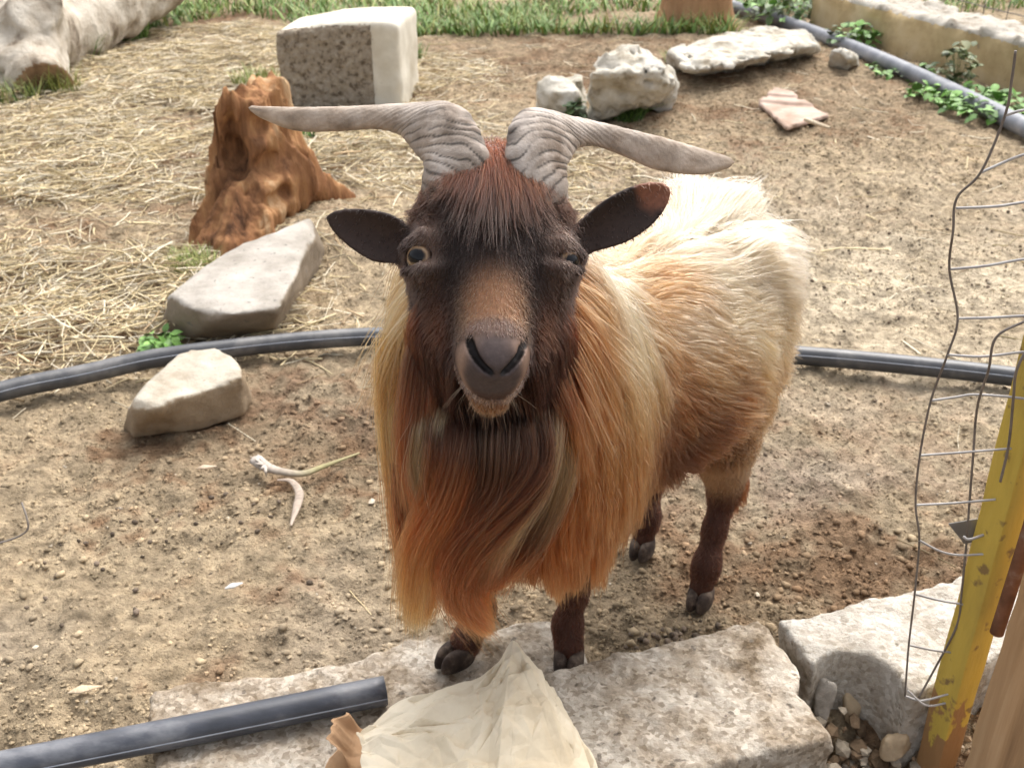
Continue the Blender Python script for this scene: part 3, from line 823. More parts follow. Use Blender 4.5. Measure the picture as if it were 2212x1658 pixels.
# trunk
TM = np.stack([AX, SD, [0, 0, 1.0]])
ell((0.165, 1.285, 0.470), (0.27, 0.135, 0.160), TM, 0.05)
ell((0.165, 1.285, 0.445), (0.18, 0.126, 0.118), TM, 0.06)          # belly
ell((0.248, 1.425, 0.500), (0.125, 0.106, 0.138), TM, 0.06)          # rump
ell((0.050, 1.170, 0.490), (0.15, 0.114, 0.155), TM, 0.06)          # shoulders
ell((0.005, 1.09, 0.445), (0.105, 0.115, 0.125), None, 0.06)         # brisket
cone((0.022, 1.13, 0.50), hp(0.001, 0.010, 0.115), 0.128, 0.084, 0.05)   # neck
cone((0.02, 1.08, 0.44), hp(0, -0.02, 0.11), 0.11, 0.060, 0.05)
# legs: shoulder/hip, elbow/stifle, knee/hock, fetlock
H_FR, H_FL = at_z(1228, 1436, .05), at_z(990, 1428, .055)
H_HR, H_HL = at_z(1512, 1300, 0), at_z(1387, 1192, 0)
def leg(pts, rad, k=0.03):
    for i in range(len(pts) - 1): cone(pts[i], pts[i + 1], rad[i], rad[i + 1], k)
fr_k = np.array([0.094, 1.165, 0.205]); fr_f = H_FR + np.array([-0.002, 0.022, 0.055])
leg([(0.088, 1.17, 0.42), (0.092, 1.20, 0.31), fr_k, (fr_k + fr_f) / 2 + np.array([0, 0.004, 0]), fr_f, H_FR + np.array([0, 0.006, 0.025])], [0.050, 0.032, 0.0185, 0.0145, 0.0170, 0.0200], 0.02)
ell(fr_k + np.array([0, -0.006, 0.0]), (0.0205, 0.019, 0.026), None, 0.015)
fl_k = np.array([-0.035, 1.175, 0.215]); fl_f = H_FL + np.array([0.030, 0.035, 0.065])
leg([(-0.06, 1.14, 0.42), (-0.055, 1.19, 0.31), fl_k, (fl_k + fl_f) / 2, fl_f, H_FL + np.array([0.010, 0.010, 0.028])], [0.050, 0.032, 0.0185, 0.0145, 0.0175, 0.021], 0.02)
hr_k = np.array([0.330, 1.405, 0.160]); hr_f = H_HR + np.array([0.008, 0.018, 0.06])
leg([(0.30, 1.41, 0.46), (0.30, 1.335, 0.32), hr_k, (hr_k + hr_f) / 2 + np.array([-0.001, 0.0, 0]), hr_f, H_HR + np.array([0, 0.004, 0.025])], [0.078, 0.048, 0.0175, 0.0125, 0.0155, 0.0190], 0.03)
cone((0.30, 1.36, 0.36), hr_k + np.array([0.005, 0.0, 0.03]), 0.056, 0.021, 0.03)
hl_k = np.array([0.243, 1.535, 0.165]); hl_f = H_HL + np.array([0.006, 0.018, 0.06])
leg([(0.22, 1.48, 0.46), (0.17, 1.43, 0.32), hl_k, (hl_k + hl_f) / 2, hl_f, H_HL + np.array([0, 0.004, 0.025])], [0.080, 0.045, 0.018, 0.013, 0.016, 0.019], 0.03)
cone((0.36, 1.51, 0.52), (0.385, 1.545, 0.50), 0.022, 0.012, 0.02)   # short tail
# head
hell(0, 0.050, 0.075, 0.068, 0.075, 0.070, 0.03)                    # cranium
hell(0, 0.060, 0.035, 0.054, 0.050, 0.030, 0.03)                    # forehead
hell(0, 0.105, 0.060, 0.040, 0.035, 0.035, 0.03)                    # poll
hcone((0, 0.00, 0.062), (0, -0.085, 0.050), 0.046, 0.0305, 0.025)     # upper muzzle
hcone((0, 0.02, 0.036), (0, -0.095, 0.031), 0.036, 0.0285, 0.02)    # bridge
hcone((0, 0.00, 0.105), (0, -0.095, 0.074), 0.034, 0.021, 0.03)     # jaw
for sg in (-1, 1):
    hell(sg * 0.060, 0.012, 0.046, 0.024, 0.036, 0.030, 0.022)      # orbit
    hell(sg * 0.034, -0.026, 0.080, 0.018, 0.042, 0.034, 0.03)      # cheek
    hell(sg * 0.0148, -0.092, 0.026, 0.0120, 0.023, 0.021, 0.014)    # nostril wing
hell(0, -0.096, 0.040, 0.0258, 0.027, 0.034, 0.018)                 # nose end
hell(0, -0.110, 0.018, 0.0150, 0.014, 0.013, 0.008)                 # nose pad
hell(0, -0.112, 0.054, 0.0222, 0.020, 0.021, 0.012)                 # upper lip
hell(0, -0.114, 0.083, 0.0205, 0.019, 0.019, 0.006)                 # lower lip and chin
EYE = []
def mark(xd, yd, r, k=0.003, deep=0.0):
    rr = ray(xd, yd); t = np.linspace(0.85, 1.2, 1200)
    P = CAM + rr[None] * t[:, None]
    i, j, q = (np.clip(np.searchsorted(a_, P[:, c_]), 0, len(a_) - 1) for c_, a_ in enumerate((gxs, gys, gzs)))
    h_ = np.nonzero(GD[i, j, q] < 0)[0]
    if len(h_) and r > 0: ell(P[h_[0]] + rr * deep, (r,) * 3, None, k, 'sub', 0.012)
    return P[h_[0]] if len(h_) else P[0]
for sg in (-1, 1):
    c = hp(sg * 0.0665, 0.004, 0.034)
    EYE.append(c)
    ell(c, (0.0166,) * 3, None, 0.005, 'sub', 0.02)
    up = 0.0182 if sg < 0 else 0.0145
    hcone((sg * 0.048, up - 0.002, 0.019), (sg * 0.066, up + 0.0005, 0.0170), 0.0055, 0.0062, 0.008, m=0.02)   # upper lid
    hcone((sg * 0.066, up + 0.0005, 0.0170), (sg * 0.084, up - 0.004, 0.032), 0.0062, 0.0055, 0.008, m=0.02)
    lo_ = -0.0138 if sg < 0 else -0.0085
    hcone((sg * 0.049, lo_ + 0.002, 0.021), (sg * 0.066, lo_ - 0.002, 0.0195), 0.0046, 0.0048, 0.008, m=0.02)   # lower lid
    hcone((sg * 0.066, lo_ - 0.002, 0.0195), (sg * 0.083, lo_ + 0.003, 0.034), 0.0048, 0.0044, 0.008, m=0.02)
SLIT = []
def marks(pts, n, r, k=0.003, r2=None, keep=False):
    out = []
    for q, (x_, y_) in enumerate(spline(np.array(pts, float), n)):
        f_ = q / (n - 1)
        out.append((x_, y_, r + ((r2 if r2 is not None else r) - r) * f_))
    hit_ = [mark(x_, y_, 0.0, 0.001) for x_, y_, _ in out]
    for p_, (x_, y_, rr_) in zip(hit_, out):
        ell(p_, (rr_,) * 3, None, k, 'sub', 0.012)
        if keep:
            ell(p_ + ray(x_, y_) * 0.005 + UV * 0.002, (rr_ * 0.9,) * 3, None, k, 'sub', 0.012)
            SLIT.append((p_ + ray(x_, y_) * 0.005 + UV * 0.002, rr_ * 0.9))
    if keep: SLIT.extend(zip(hit_, [o_[2] for o_ in out]))
marks([(1012, 738), (1024, 768), (1042, 792), (1060, 808)], 18, 0.0036, 0.003, 0.0021, True)
marks([(1132, 740), (1120, 770), (1103, 793), (1086, 808)], 18, 0.0036, 0.003, 0.0021, True)
marks([(1072, 812), (1070, 840), (1069, 862)], 14, 0.0011, 0.004)
marks([(1006, 846), (1023, 861), (1045, 870), (1068, 872), (1092, 869), (1113, 860), (1132, 845)], 40, 0.0017, 0.004, 0.0017, True)
# ears
def ear(base, tip, wid, nrm, pk, pw, bow):
    a, b = np.asarray(base), np.asarray(tip)
    L = np.linalg.norm(b - a); d = (b - a) / L
    n = np.asarray(nrm, float); n -= d * (n @ d); n /= np.linalg.norm(n)
    sd = np.cross(n, d)
    c = (a + b) / 2
    def fn(X, Y, Z):
        p = [X - a[0], Y - a[1], Z - a[2]]
        t = (p[0] * d[0] + p[1] * d[1] + p[2] * d[2]) / L
        q = p[0] * sd[0] + p[1] * sd[1] + p[2] * sd[2]
        h = p[0] * n[0] + p[1] * n[1] + p[2] * n[2]
        tc = np.clip(t, 0, 1)
        wdt = wid * np.where(tc < pk, 0.45 + 0.55 * sstep(0.0, pk, tc), np.maximum(1 - (np.maximum(tc - pk, 0) / (1 - pk)) ** pw, 0) ** 0.62)
        q = q - bow * tc * (1 - tc) * 4
        dish = 0.35 * q * q / wid - 0.004
        cup = 0.16 * q * np.abs(q) / wid
        e = np.abs(h - dish - cup * 0) - 0.0042 * (1 - 0.35 * tc)
        lat = np.abs(q) - wdt
        end = np.maximum((t - 1) * L, (-0.1 - t) * L)
        return np.sqrt(np.maximum(e, 0) ** 2 + np.maximum(np.maximum(lat, end), 0) ** 2) + np.minimum(np.maximum(e, np.maximum(lat, end)), 0) - 0.001
    put(fn, np.minimum(a, b) - 0.05, np.maximum(a, b) + 0.05, 0.008, 'add', 0.03)
EB_L, EB_R = hp(-0.066, 0.026, 0.062), hp(0.068, 0.030, 0.062)
ET_L, ET_R = at_d(706, 470, 1.055), at_d(1446, 408, 1.06)
ear(EB_L, ET_L, 0.0235, -FV * 0.85 - UV * 0.25, 0.45, 1.5, 0.0)
ear(EB_R, ET_R, 0.0225, -FV * 0.9 - UV * 0.3, 0.55, 2.2, 0.0)
hell(-0.064, 0.026, 0.064, 0.022, 0.020, 0.018, 0.02)
hell(0.064, 0.030, 0.064, 0.022, 0.020, 0.018, 0.02)

GV, GQd = surface_nets(GD, gxs, gys, gzs)

# sampling the distance field
def gidx(a, v):
    i = np.clip(np.searchsorted(a, v) - 1, 0, len(a) - 2)
    return i, np.clip((v - a[i]) / (a[i + 1] - a[i]), 0, 1)
def sdf(P):
    i, fx = gidx(gxs, P[:, 0]); j, fy = gidx(gys, P[:, 1]); k, fz = gidx(gzs, P[:, 2])
    r = 0
    for a in (0, 1):
        wa_ = fx if a else 1 - fx
        for b in (0, 1):
            wb_ = fy if b else 1 - fy
            for c in (0, 1):
                r = r + GD[i + a, j + b, k + c] * wa_ * wb_ * (fz if c else 1 - fz)
    return r
def grad(P, e=0.006):
    g = np.stack([sdf(P + np.eye(3)[i] * e) - sdf(P - np.eye(3)[i] * e) for i in range(3)], 1)
    return g / np.maximum(np.linalg.norm(g, axis=1), 1e-6)[:, None]
def hit(xd, yd, extra=0.0):
    r = ray(xd, yd)
    t = np.linspace(0.75, 2.0, 900)
    d = sdf(CAM + r[None] * t[:, None])
    k = np.nonzero(d < extra)[0]
    if len(k) == 0: k = [int(np.argmin(d))]
    return CAM + r * t[k[0]]

# coat colours sampled on the animal
PAL = [  # x, y in the picture and the colour of the coat there
    (1300, 430, 236, 224, 198), (1450, 400, 238, 226, 202), (1560, 400, 238, 226, 202), (1650, 470, 234, 220, 194), (1690, 600, 230, 212, 184), (1570, 600, 236, 220, 190), (1500, 520, 236, 220, 192),
    (1480, 590, 176, 134, 92), (1430, 640, 196, 152, 104), (1540, 610, 190, 150, 106), (1440, 700, 198, 158, 112), (1530, 720, 220, 192, 158), (1640, 700, 226, 204, 170), (1690, 760, 220, 195, 155), (1480, 810, 182, 135, 90), (1590, 810, 198, 160, 118), (1680, 830, 196, 158, 112),
    (1500, 900, 160, 112, 70), (1620, 890, 162, 116, 74), (1450, 980, 135, 88, 54), (1580, 940, 122, 78, 46), (1500, 1010, 110, 68, 40),
    (1355, 620, 238, 222, 186), (1385, 700, 236, 216, 176), (1395, 800, 228, 200, 152), (1325, 700, 196, 148, 92), (1290, 650, 172, 116, 64), (1262, 600, 146, 92, 48), (1255, 680, 150, 92, 48), (1290, 720, 172, 112, 58), (1300, 780, 182, 122, 64), (1385, 900, 205, 162, 108),
    (1320, 900, 188, 128, 70), (1230, 850, 150, 92, 52), (1200, 780, 92, 54, 34), (1190, 900, 100, 62, 40), (1260, 980, 180, 118, 64), (1350, 1030, 190, 136, 80), (1300, 1100, 184, 126, 72), (1230, 1150, 176, 112, 58), (1150, 1120, 160, 96, 48),
    (840, 600, 236, 206, 150), (845, 720, 232, 192, 130), (840, 860, 228, 176, 106), (850, 980, 222, 156, 78), (885, 680, 176, 116, 62), (895, 780, 122, 74, 44), (880, 900, 165, 104, 56), (900, 1050, 190, 118, 56), (930, 1000, 150, 108, 74),
    (960, 900, 84, 52, 34), (1040, 960, 40, 26, 20), (1100, 960, 44, 28, 20), (1070, 1080, 96, 58, 36), (1000, 1100, 120, 70, 40), (1160, 980, 120, 82, 56)]
PAL_P = np.array([hit(q[0], q[1], 0.022) for q in PAL])
PAL_C = np.array([lin(q[2:]) for q in PAL])
PAL_C = PAL_C + (PAL_C.mean(1)[:, None] - PAL_C) * 0.17
PAL_C = PAL_C ** 1.25 * np.array([0.59, 0.57, 0.55])
PAL_C *= 1 - 0.36 * sstep(0.20, 0.42, PAL_C.mean(1))[:, None]
SQ = np.eye(3) - 0.7 * np.outer(FV, FV)
PAL_S = PAL_P @ SQ
def pal(P):
    P = P @ SQ
    out = np.zeros((len(P), 3))
    for s0 in range(0, len(P), 20000):
        d = ((P[s0:s0 + 20000, None] - PAL_S[None]) ** 2).sum(-1)
        wgt = 1 / (d + 0.0004) ** 2.2
        out[s0:s0 + 20000] = (wgt[..., None] * PAL_C[None]).sum(1) / wgt.sum(1)[:, None]
    return out
C_DARK = lin(38, 29, 26); C_FACE = lin(38, 29, 26); C_RUST = lin(92, 48, 32); C_TAN = lin(130, 94, 68); C_NOSE = lin(72, 62, 61); C_LEG = lin(70, 40, 28); C_GREYB = lin(98, 78, 68)
def mixc(a, b, t): return a + (b - a) * np.clip(t, 0, 1)[:, None]
def blob(H, u, s, w_, ru, rs, rw): return np.exp(-(((H[:, 0] - u) / ru) ** 2 + ((H[:, 1] - s) / rs) ** 2 + ((H[:, 2] - w_) / rw) ** 2))
def seg_d(P, a, b):
    t = np.clip(((P - a) @ (b - a)) / ((b - a) @ (b - a)), 0, 1)
    return np.linalg.norm(P - a - t[:, None] * (b - a), axis=1)
def head_weight(P):
    H = to_head(P)
    inside = sstep(0.108, 0.090, H[:, 2] + 0.25 * np.maximum(np.abs(H[:, 0]) - 0.045, 0) * (H[:, 1] < 0.0)) * sstep(0.16, 0.14, np.abs(H[:, 0])) * sstep(0.16, 0.145, H[:, 1])
    earL = np.clip(1 - np.minimum(seg_d(P, EB_L, ET_L), seg_d(P, EB_R, ET_R)) / 0.06, 0, 1) * sstep(0.060, 0.075, np.abs(H[:, 0]))
    return np.maximum(inside * sstep(0.16, 0.14, np.abs(H[:, 0])), sstep(0.1, 0.4, earL))
def face_colour(P):
    H = to_head(P)
    n = fbm(P[:, 0], P[:, 1], P[:, 2], 60, 2, 201)
    c = np.tile(C_FACE, (len(P), 1)) * (1 + 0.2 * n[:, None])
    au = np.abs(H[:, 0])
    c = mixc(c, C_GREYB, 0.95 * np.exp(-(((au - 0.062) / 0.013) ** 2 + ((H[:, 1] - 0.012) / 0.036) ** 2 + ((H[:, 2] - 0.03) / 0.03) ** 2)))
    c = mixc(c, C_RUST, 0.8 * blob(H, 0, 0.10, 0.03, 0.07, 0.028, 0.06))
    c = mixc(c, C_TAN, 1.0 * 0.95 * sstep(0.05, 0.95, blob(H, 0, -0.058, 0.006, 0.034, 0.040, 0.034)))
    c = mixc(c, lin(88, 70, 62), 0.9 * sstep(0.2, 0.8, blob(H, 0, -0.082, 0.004, 0.030, 0.014, 0.03)))
    mz = sstep(-0.086, -0.098, H[:, 1])
    c = mixc(c, lin(70, 52, 45), mz)
    c = mixc(c, C_NOSE, mz * sstep(0.046, 0.036, H[:, 2]) * sstep(0.0285, 0.0245, au))
    rim = np.exp(-((np.hypot(H[:, 0] / 1.0, (H[:, 2] - 0.026) * 0.85) - 0.0300) / 0.004) ** 2) * mz
    c = mixc(c, lin(136, 112, 98), 0.95 * rim)
    c = mixc(c, lin(120, 84, 56), sstep(0.060, 0.085, H[:, 2]) * mz)
    c = mixc(c, lin(96, 56, 36), 0.7 * np.exp(-(((au - 0.05) / 0.015) ** 2 + ((H[:, 1] + 0.05) / 0.03) ** 2 + ((H[:, 2] - 0.07) / 0.03) ** 2)))
    c = mixc(c, lin(52, 39, 34), sstep(0.074, 0.088, au) * sstep(0.02, 0.05, H[:, 2]))
    # brown worn tip on the right ear
    dt = np.linalg.norm(P - (ET_R * 0.93 + EB_R * 0.07 + UV * 0.012), axis=1)
    c = mixc(c, lin(120, 78, 60), 0.9 * sstep(0.036, 0.022, dt + 0.006 * n))
    return c
def leg_weight(P):
    hind = sstep(0.12, 0.20, P[:, 0])
    r = sstep(0.27, 0.21, P[:, 2] + 0.06 * hind)
    return np.clip(r, 0, 1)
def coat_colour(P):
    c = pal(P)
    n = fbm(P[:, 0], P[:, 1], P[:, 2], 20, 2, 211)
    lw = leg_weight(P)
    c = mixc(c, C_LEG * 0.9, lw)
    hw = head_weight(P)
    return mixc(c, face_colour(P), hw) 
gcolr = coat_colour(GV)
Hh = to_head(GV)
slit = np.zeros(len(GV))
for p_, r_ in SLIT:
    slit = np.maximum(slit, sstep(r_ + 0.0022, r_ + 0.0008, np.linalg.norm(GV - p_, axis=1)))
gcolr = mixc(gcolr, lin(22, 16, 15), slit)
M_HIDE = nmat('goat_hide', [(0.3, (0.82, 0.82, 0.82)), (0.7, (1.12, 1.12, 1.12))], scale=220, detail=3, rough=0.62, attr=True, spec=0.25, bump=0.25, bscale=420, dist=0.001)
gc = np.array([0.15, 1.27, 0.0])
goat = thing('goat', gc, 'long haired brown and cream billy goat with spreading horns facing the camera', 'goat')
GF0 = GQd
body = link('body', mesh_np('body', GV, GQd, M_HIDE, cols=gcolr), goat)

# eyes
def eye_mat():
    m = bpy.data.materials.new('goat_eye')
    m.use_nodes = True
    t = m.node_tree; N = t.nodes; L = t.links
    b = N['Principled BSDF']
    b.inputs['Roughness'].default_value = 0.12
    b.inputs['Specular IOR Level'].default_value = 0.25
    at_ = N.new('ShaderNodeAttribute'); at_.attribute_name = 'Col'
    L.new(at_.outputs['Color'], b.inputs['Base Color'])
    return m
M_EYE = eye_mat()
def make_eye(c, gaze, name='eye'):
    g = gaze / np.linalg.norm(gaze)
    ux = np.cross(g, UV); ux /= np.linalg.norm(ux); uy = np.cross(ux, g)
    V, Fq = [], []
    nr, ns = 26, 40
    for i in range(nr + 1):
        th = math.pi * (i / nr) ** 1.3
        for j in range(ns):
            ph = 2 * math.pi * j / ns
            V.append((math.sin(th) * math.cos(ph), math.sin(th) * math.sin(ph), math.cos(th)))
    V = np.array(V)
    for i in range(nr):
        for j in range(ns):
            Fq.append((i * ns + j, (i + 1) * ns + j, (i + 1) * ns + (j + 1) % ns, i * ns + (j + 1) % ns))
    px, py, r = V[:, 0], V[:, 1], np.hypot(V[:, 0], V[:, 1])
    col = np.tile(lin(46, 34, 28), (len(V), 1))
    front = V[:, 2] > 0
    iris = sstep(0.80, 0.72, r) * front
    col = mixc(col, lin(150, 124, 96), iris)
    col = mixc(col, lin(84, 66, 54), iris * sstep(0.60, 0.74, r))
    pup = sstep(1.12, 0.92, np.sqrt((px / 0.56) ** 2 + (py / 0.42) ** 2)) * front
    col = mixc(col, lin(14, 13, 16), pup)
    bulge = 1 + 0.07 * np.exp(-(r / 0.6) ** 2) * front
    W = c + 0.0162 * bulge[:, None] * (V[:, :1] * ux + V[:, 1:2] * uy + V[:, 2:] * g)
    return link(name, mesh_np(name, W, Fq, M_EYE, cols=col), goat)
make_eye(EYE[0], -FV * 0.95 - RV * 0.42 + UV * 0.05)
make_eye(EYE[1], -FV * 0.80 + RV * 0.62 - UV * 0.05)

# horns: flat keeled section swept along a curve
M_HORN = None
def horn_mat():
    m = nmat('goat_horn', [(0.30, (0.22, 0.17, 0.13)), (0.48, (0.45, 0.395, 0.345)), (0.68, (0.64, 0.59, 0.55))], scale=24, rough=0.62, bump=0.6, bscale=90, spec=0.25, attr=True, dist=0.004)
    return m
M_HORN = horn_mat()
def make_horn(rows, thick, side):
    # rows: x, y in the picture of the front edge and the back edge of the blade, depth of each
    A = np.array([at_d(r[0], r[1], r[4]) for r in rows]); B = np.array([at_d(r[2], r[3], r[5]) for r in rows])
    n = 300
    A, B = spline(A, n), spline(B, n)
    T_ = spline(np.array(thick)[:, None], n)[:, 0]
    C = (A + B) / 2
    tan_ = np.gradient(C, axis=0); tan_ /= np.linalg.norm(tan_, axis=1)[:, None]
    hw = (A - B) / 2
    hw = hw - tan_ * (hw * tan_).sum(1)[:, None] * 0.3
    nrm = np.cross(tan_, hw); nrm /= np.linalg.norm(nrm, axis=1)[:, None]
    arc = np.concatenate([[0], np.cumsum(np.linalg.norm(np.diff(C, axis=0), axis=1))])
    seg = 64
    th = np.linspace(0, 2 * math.pi, seg, endpoint=False)
    ct, st = np.cos(th), np.sin(th)
    e = 0.8
    cx_, sx_ = np.sign(ct) * np.abs(ct) ** 0.9, np.sign(st) * np.abs(st) ** e
    keel = np.exp(-((th - 0) / 0.35) ** 2) + np.exp(-((th - 2 * math.pi) / 0.35) ** 2)
    V, Cc = [], []
    for i in range(n):
        f = arc[i] / arc[-1]
        s_ = arc[i]
        # growth rings lean along the blade, strongest near the base
        ph = s_ + 0.020 * ct + 0.006 * ct ** 2 
        irr = vnoise(np.full(seg, s_ * 45.0), ct * 1.5, st * 1.5 + side * 7, 5)
        ring = np.sin(ph * 560 + 4.0 * irr + 1.2 * vnoise(np.full(seg, s_ * 160.0), ct * 3, st * 3, 6)) 
        amp = 0.0005 * (1 - f) ** 1.5 + 0.00005
        bumpk = 0.0030 * (0.5 + 0.5 * np.sin(s_ * 260 + 0.8 * irr)) * keel * (1 - f) ** 2
        P = C[i] + hw[i] * cx_[:, None] + nrm[i] * (sx_ * T_[i])[:, None]
        dirv = hw[i] * cx_[:, None] / max(np.linalg.norm(hw[i]), 1e-5) + nrm[i] * sx_[:, None]
        P = P + dirv * (ring * amp + bumpk)[:, None]
        V.append(P)
        lineq = sstep(-0.70, -0.95, ring) * sstep(-0.7, -0.1, vnoise(np.full(seg, s_ * 38.0), ct * 2.2, st * 2.2, 15))
        crk = 1 - 0.75 * lineq * sstep(0.55, 0.30, np.full(seg, f))
        tone = (0.88 + 0.22 * vnoise(np.full(seg, s_ * 60.0), ct * 2, st * 2 + 3, 9)) * crk
        dk = 1 - 0.55 * keel * sstep(0.3, 0.9, 0.5 + 0.5 * np.sin(s_ * 260 + 2 + 0.8 * irr)) * sstep(0.5, 0.2, np.full(seg, f))
        warm = np.array([0.86, 0.84, 0.83]) * (1 - f) + np.array([0.88, 0.79, 0.69]) * f
        Cc.append((tone * dk)[:, None] * warm)
    V = np.concatenate(V); Cc = np.concatenate(Cc)
    F = [(i * seg + j, i * seg + (j + 1) % seg, (i + 1) * seg + (j + 1) % seg, (i + 1) * seg + j) for i in range(n - 1) for j in range(seg)]
    V = np.vstack([V, C[-1] + tan_[-1] * 0.004]); Cc = np.vstack([Cc, Cc[-1:]])
    c = len(V) - 1
    F = np.array(F + [((n - 1) * seg + j, (n - 1) * seg + (j + 1) % seg, c, c) for j in range(seg)])
    me = bpy.data.meshes.new('horn')
    me.from_pydata([tuple(v) for v in V], [], [tuple(dict.fromkeys(map(int, f))) for f in F])
    ca = me.color_attributes.new('Col', 'FLOAT_COLOR', 'POINT')
    ca.data.foreach_set('color', np.hstack([Cc, np.ones((len(Cc), 1))]).astype(np.float32).ravel())
    bm = bmesh.new(); bm.from_mesh(me); bmesh.ops.recalc_face_normals(bm, faces=bm.faces); bm.to_mesh(me); bm.free()
    me.polygons.foreach_set('use_smooth', np.ones(len(me.polygons), bool))
    me.materials.append(M_HORN)
    return link('horn', me, goat)
hl_rows = [(1050, 450, 930, 470, 1.06, 1.09), (1052, 400, 915, 420, 1.035, 1.065), (1050, 335, 922, 360, 1.03, 1.065), (1032, 285, 905, 335, 1.035, 1.075), (1004, 240, 878, 305, 1.045, 1.085), (960, 222, 848, 288, 1.06, 1.09), (880, 224, 795, 279, 1.075, 1.095), (780, 229, 720, 284, 1.085, 1.10), (660, 232, 640, 283, 1.095, 1.105), (575, 230, 575, 260, 1.10, 1.105), (542, 229, 545, 241, 1.105, 1.108)]
hr_rows = [(1098, 450, 1220, 470, 1.06, 1.09), (1096, 400, 1222, 425, 1.035, 1.065), (1099, 330, 1215, 375, 1.03, 1.065), (1106, 275, 1224, 350, 1.035, 1.075), (1122, 245, 1240, 330, 1.045, 1.085), (1160, 237, 1262, 320, 1.06, 1.09), (1230, 250, 1300, 319, 1.075, 1.095), (1320, 270, 1350, 338, 1.085, 1.10), (1420, 294, 1420, 368, 1.095, 1.105), (1510, 320, 1510, 378, 1.105, 1.108), (1568, 338, 1565, 366, 1.112, 1.112), (1581, 347, 1580, 356, 1.115, 1.115)]
make_horn(hl_rows, [0.021, 0.021, 0.021, 0.020, 0.019, 0.017, 0.013, 0.010, 0.008, 0.006, 0.003], -1)
make_horn(hr_rows, [0.021, 0.021, 0.021, 0.020, 0.019, 0.017, 0.013, 0.010, 0.009, 0.007, 0.005, 0.002], 1)

# cloven hooves
M_HOOF = nmat('hoof', [(0.32, (0.02, 0.013, 0.010)), (0.5, (0.05, 0.034, 0.026)), (0.68, (0.16, 0.12, 0.09))], scale=45, rough=0.85, bump=0.3, bscale=120, spec=0.3)
def make_hoof(p, ang, lift=0.0, sc=1.0):
    d = np.array([math.sin(ang), -math.cos(ang), 0]); sd = np.array([math.cos(ang), math.sin(ang), 0])
    def fn(X, Y, Z):
        x = (X - p[0]) * sd[0] + (Y - p[1]) * sd[1]; y = (X - p[0]) * d[0] + (Y - p[1]) * d[1]; z = Z - p[2]
        z = z - lift * np.clip(-y + 0.03, 0, 1)
        D = None
        for s in (-1, 1):
            q = x - s * (0.0125 - 0.004 * np.clip(y / 0.03, 0, 1)) * sc
            wv = 0.0122 * sc * (1 - 0.35 * sstep(0.0, 0.035, y))
            e = d_ell(q, y - 0.004 - 0.25 * (0.03 - z) * 0.6, z - 0.012, (0, 0, 0), (wv.mean() if np.ndim(wv) else wv, 0.031 * sc, 0.030 * sc))
            D = e if D is None else smin(D, e, 0.003)
        D = smax(D, -z, 0.004)
        return smax(D, z - 0.034 * sc, 0.006)
    V, Q = sdf_mesh(fn, np.array(p) - 0.06, np.array(p) + 0.07, 0.0022)
    link('hoof', mesh_np('hoof', V, Q, M_HOOF), goat)
make_hoof(H_FR, math.radians(-12), sc=0.92); make_hoof(H_FL, math.radians(-50), sc=0.90); make_hoof(H_HR, math.radians(-28), sc=0.88); make_hoof(H_HL, math.radians(-25), sc=0.88)

# ------------------------------------------------------------------ coat
def hair_mat(name):
    m = bpy.data.materials.new(name)
    m.use_nodes = True
    t = m.node_tree
    t.nodes.remove(t.nodes['Principled BSDF'])
    at_ = t.nodes.new('ShaderNodeAttribute'); at_.attribute_name = 'Col'
    h = t.nodes.new('ShaderNodeBsdfHairPrincipled')
    h.parametrization = 'COLOR'
    h.inputs['Roughness'].default_value = 0.5
    h.inputs['IOR'].default_value = 1.35
    h.inputs['Radial Roughness'].default_value = 0.7
    t.links.new(at_.outputs['Color'], h.inputs['Color'])
    t.links.new(h.outputs[0], t.nodes['Material Output'].inputs[0])
    return m
M_HAIR = hair_mat('goat_hair')
def make_hair(name, P, C, rad, taper=0.35):
    n, k, _ = P.shape
    cu = bpy.data.hair_curves.new(name)
    cu.add_curves([k] * n)
    cu.attributes['position'].data.foreach_set('vector', np.ascontiguousarray(P, np.float32).ravel()) if 'position' in cu.attributes else cu.points.foreach_set('position', np.ascontiguousarray(P, np.float32).ravel())
    ra = cu.attributes.get('radius') or cu.attributes.new('radius', 'FLOAT', 'POINT')
    prof = (1 - (1 - taper) * np.linspace(0, 1, k) ** 1.5)
    ra.data.foreach_set('value', (np.asarray(rad)[:, None] * prof[None]).astype(np.float32).ravel())
    ca = cu.attributes.new('Col', 'FLOAT_COLOR', 'POINT')
    c4 = np.ones((n, k, 4), np.float32)
    c4[..., :3] = np.clip(C, 0.002, 0.95)
    ca.data.foreach_set('color', c4.ravel())
    cu.materials.append(M_HAIR)
    return link(name, cu, goat)
TRI = np.concatenate([GQd[:, [0, 1, 2]], GQd[:, [0, 2, 3]]])
TA, TB, TC = GV[TRI[:, 0]], GV[TRI[:, 1]], GV[TRI[:, 2]]
TN = np.cross(TB - TA, TC - TA); TAR = np.linalg.norm(TN, axis=1) / 2; TN /= np.maximum(2 * TAR, 1e-12)[:, None]
TCN = (TA + TB + TC) / 3
def roots(density, n):
    pr = TAR * density
    pr = pr / pr.sum()
    i = rng.choice(len(pr), n, p=pr)
    a, b = np.sqrt(rng.uniform(0, 1, n)), rng.uniform(0, 1, n)
    P = (1 - a)[:, None] * TA[i] + (a * (1 - b))[:, None] * TB[i] + (a * b)[:, None] * TC[i]
    return P
def nrm(v): return v / np.maximum(np.linalg.norm(v, axis=-1), 1e-9)[..., None]
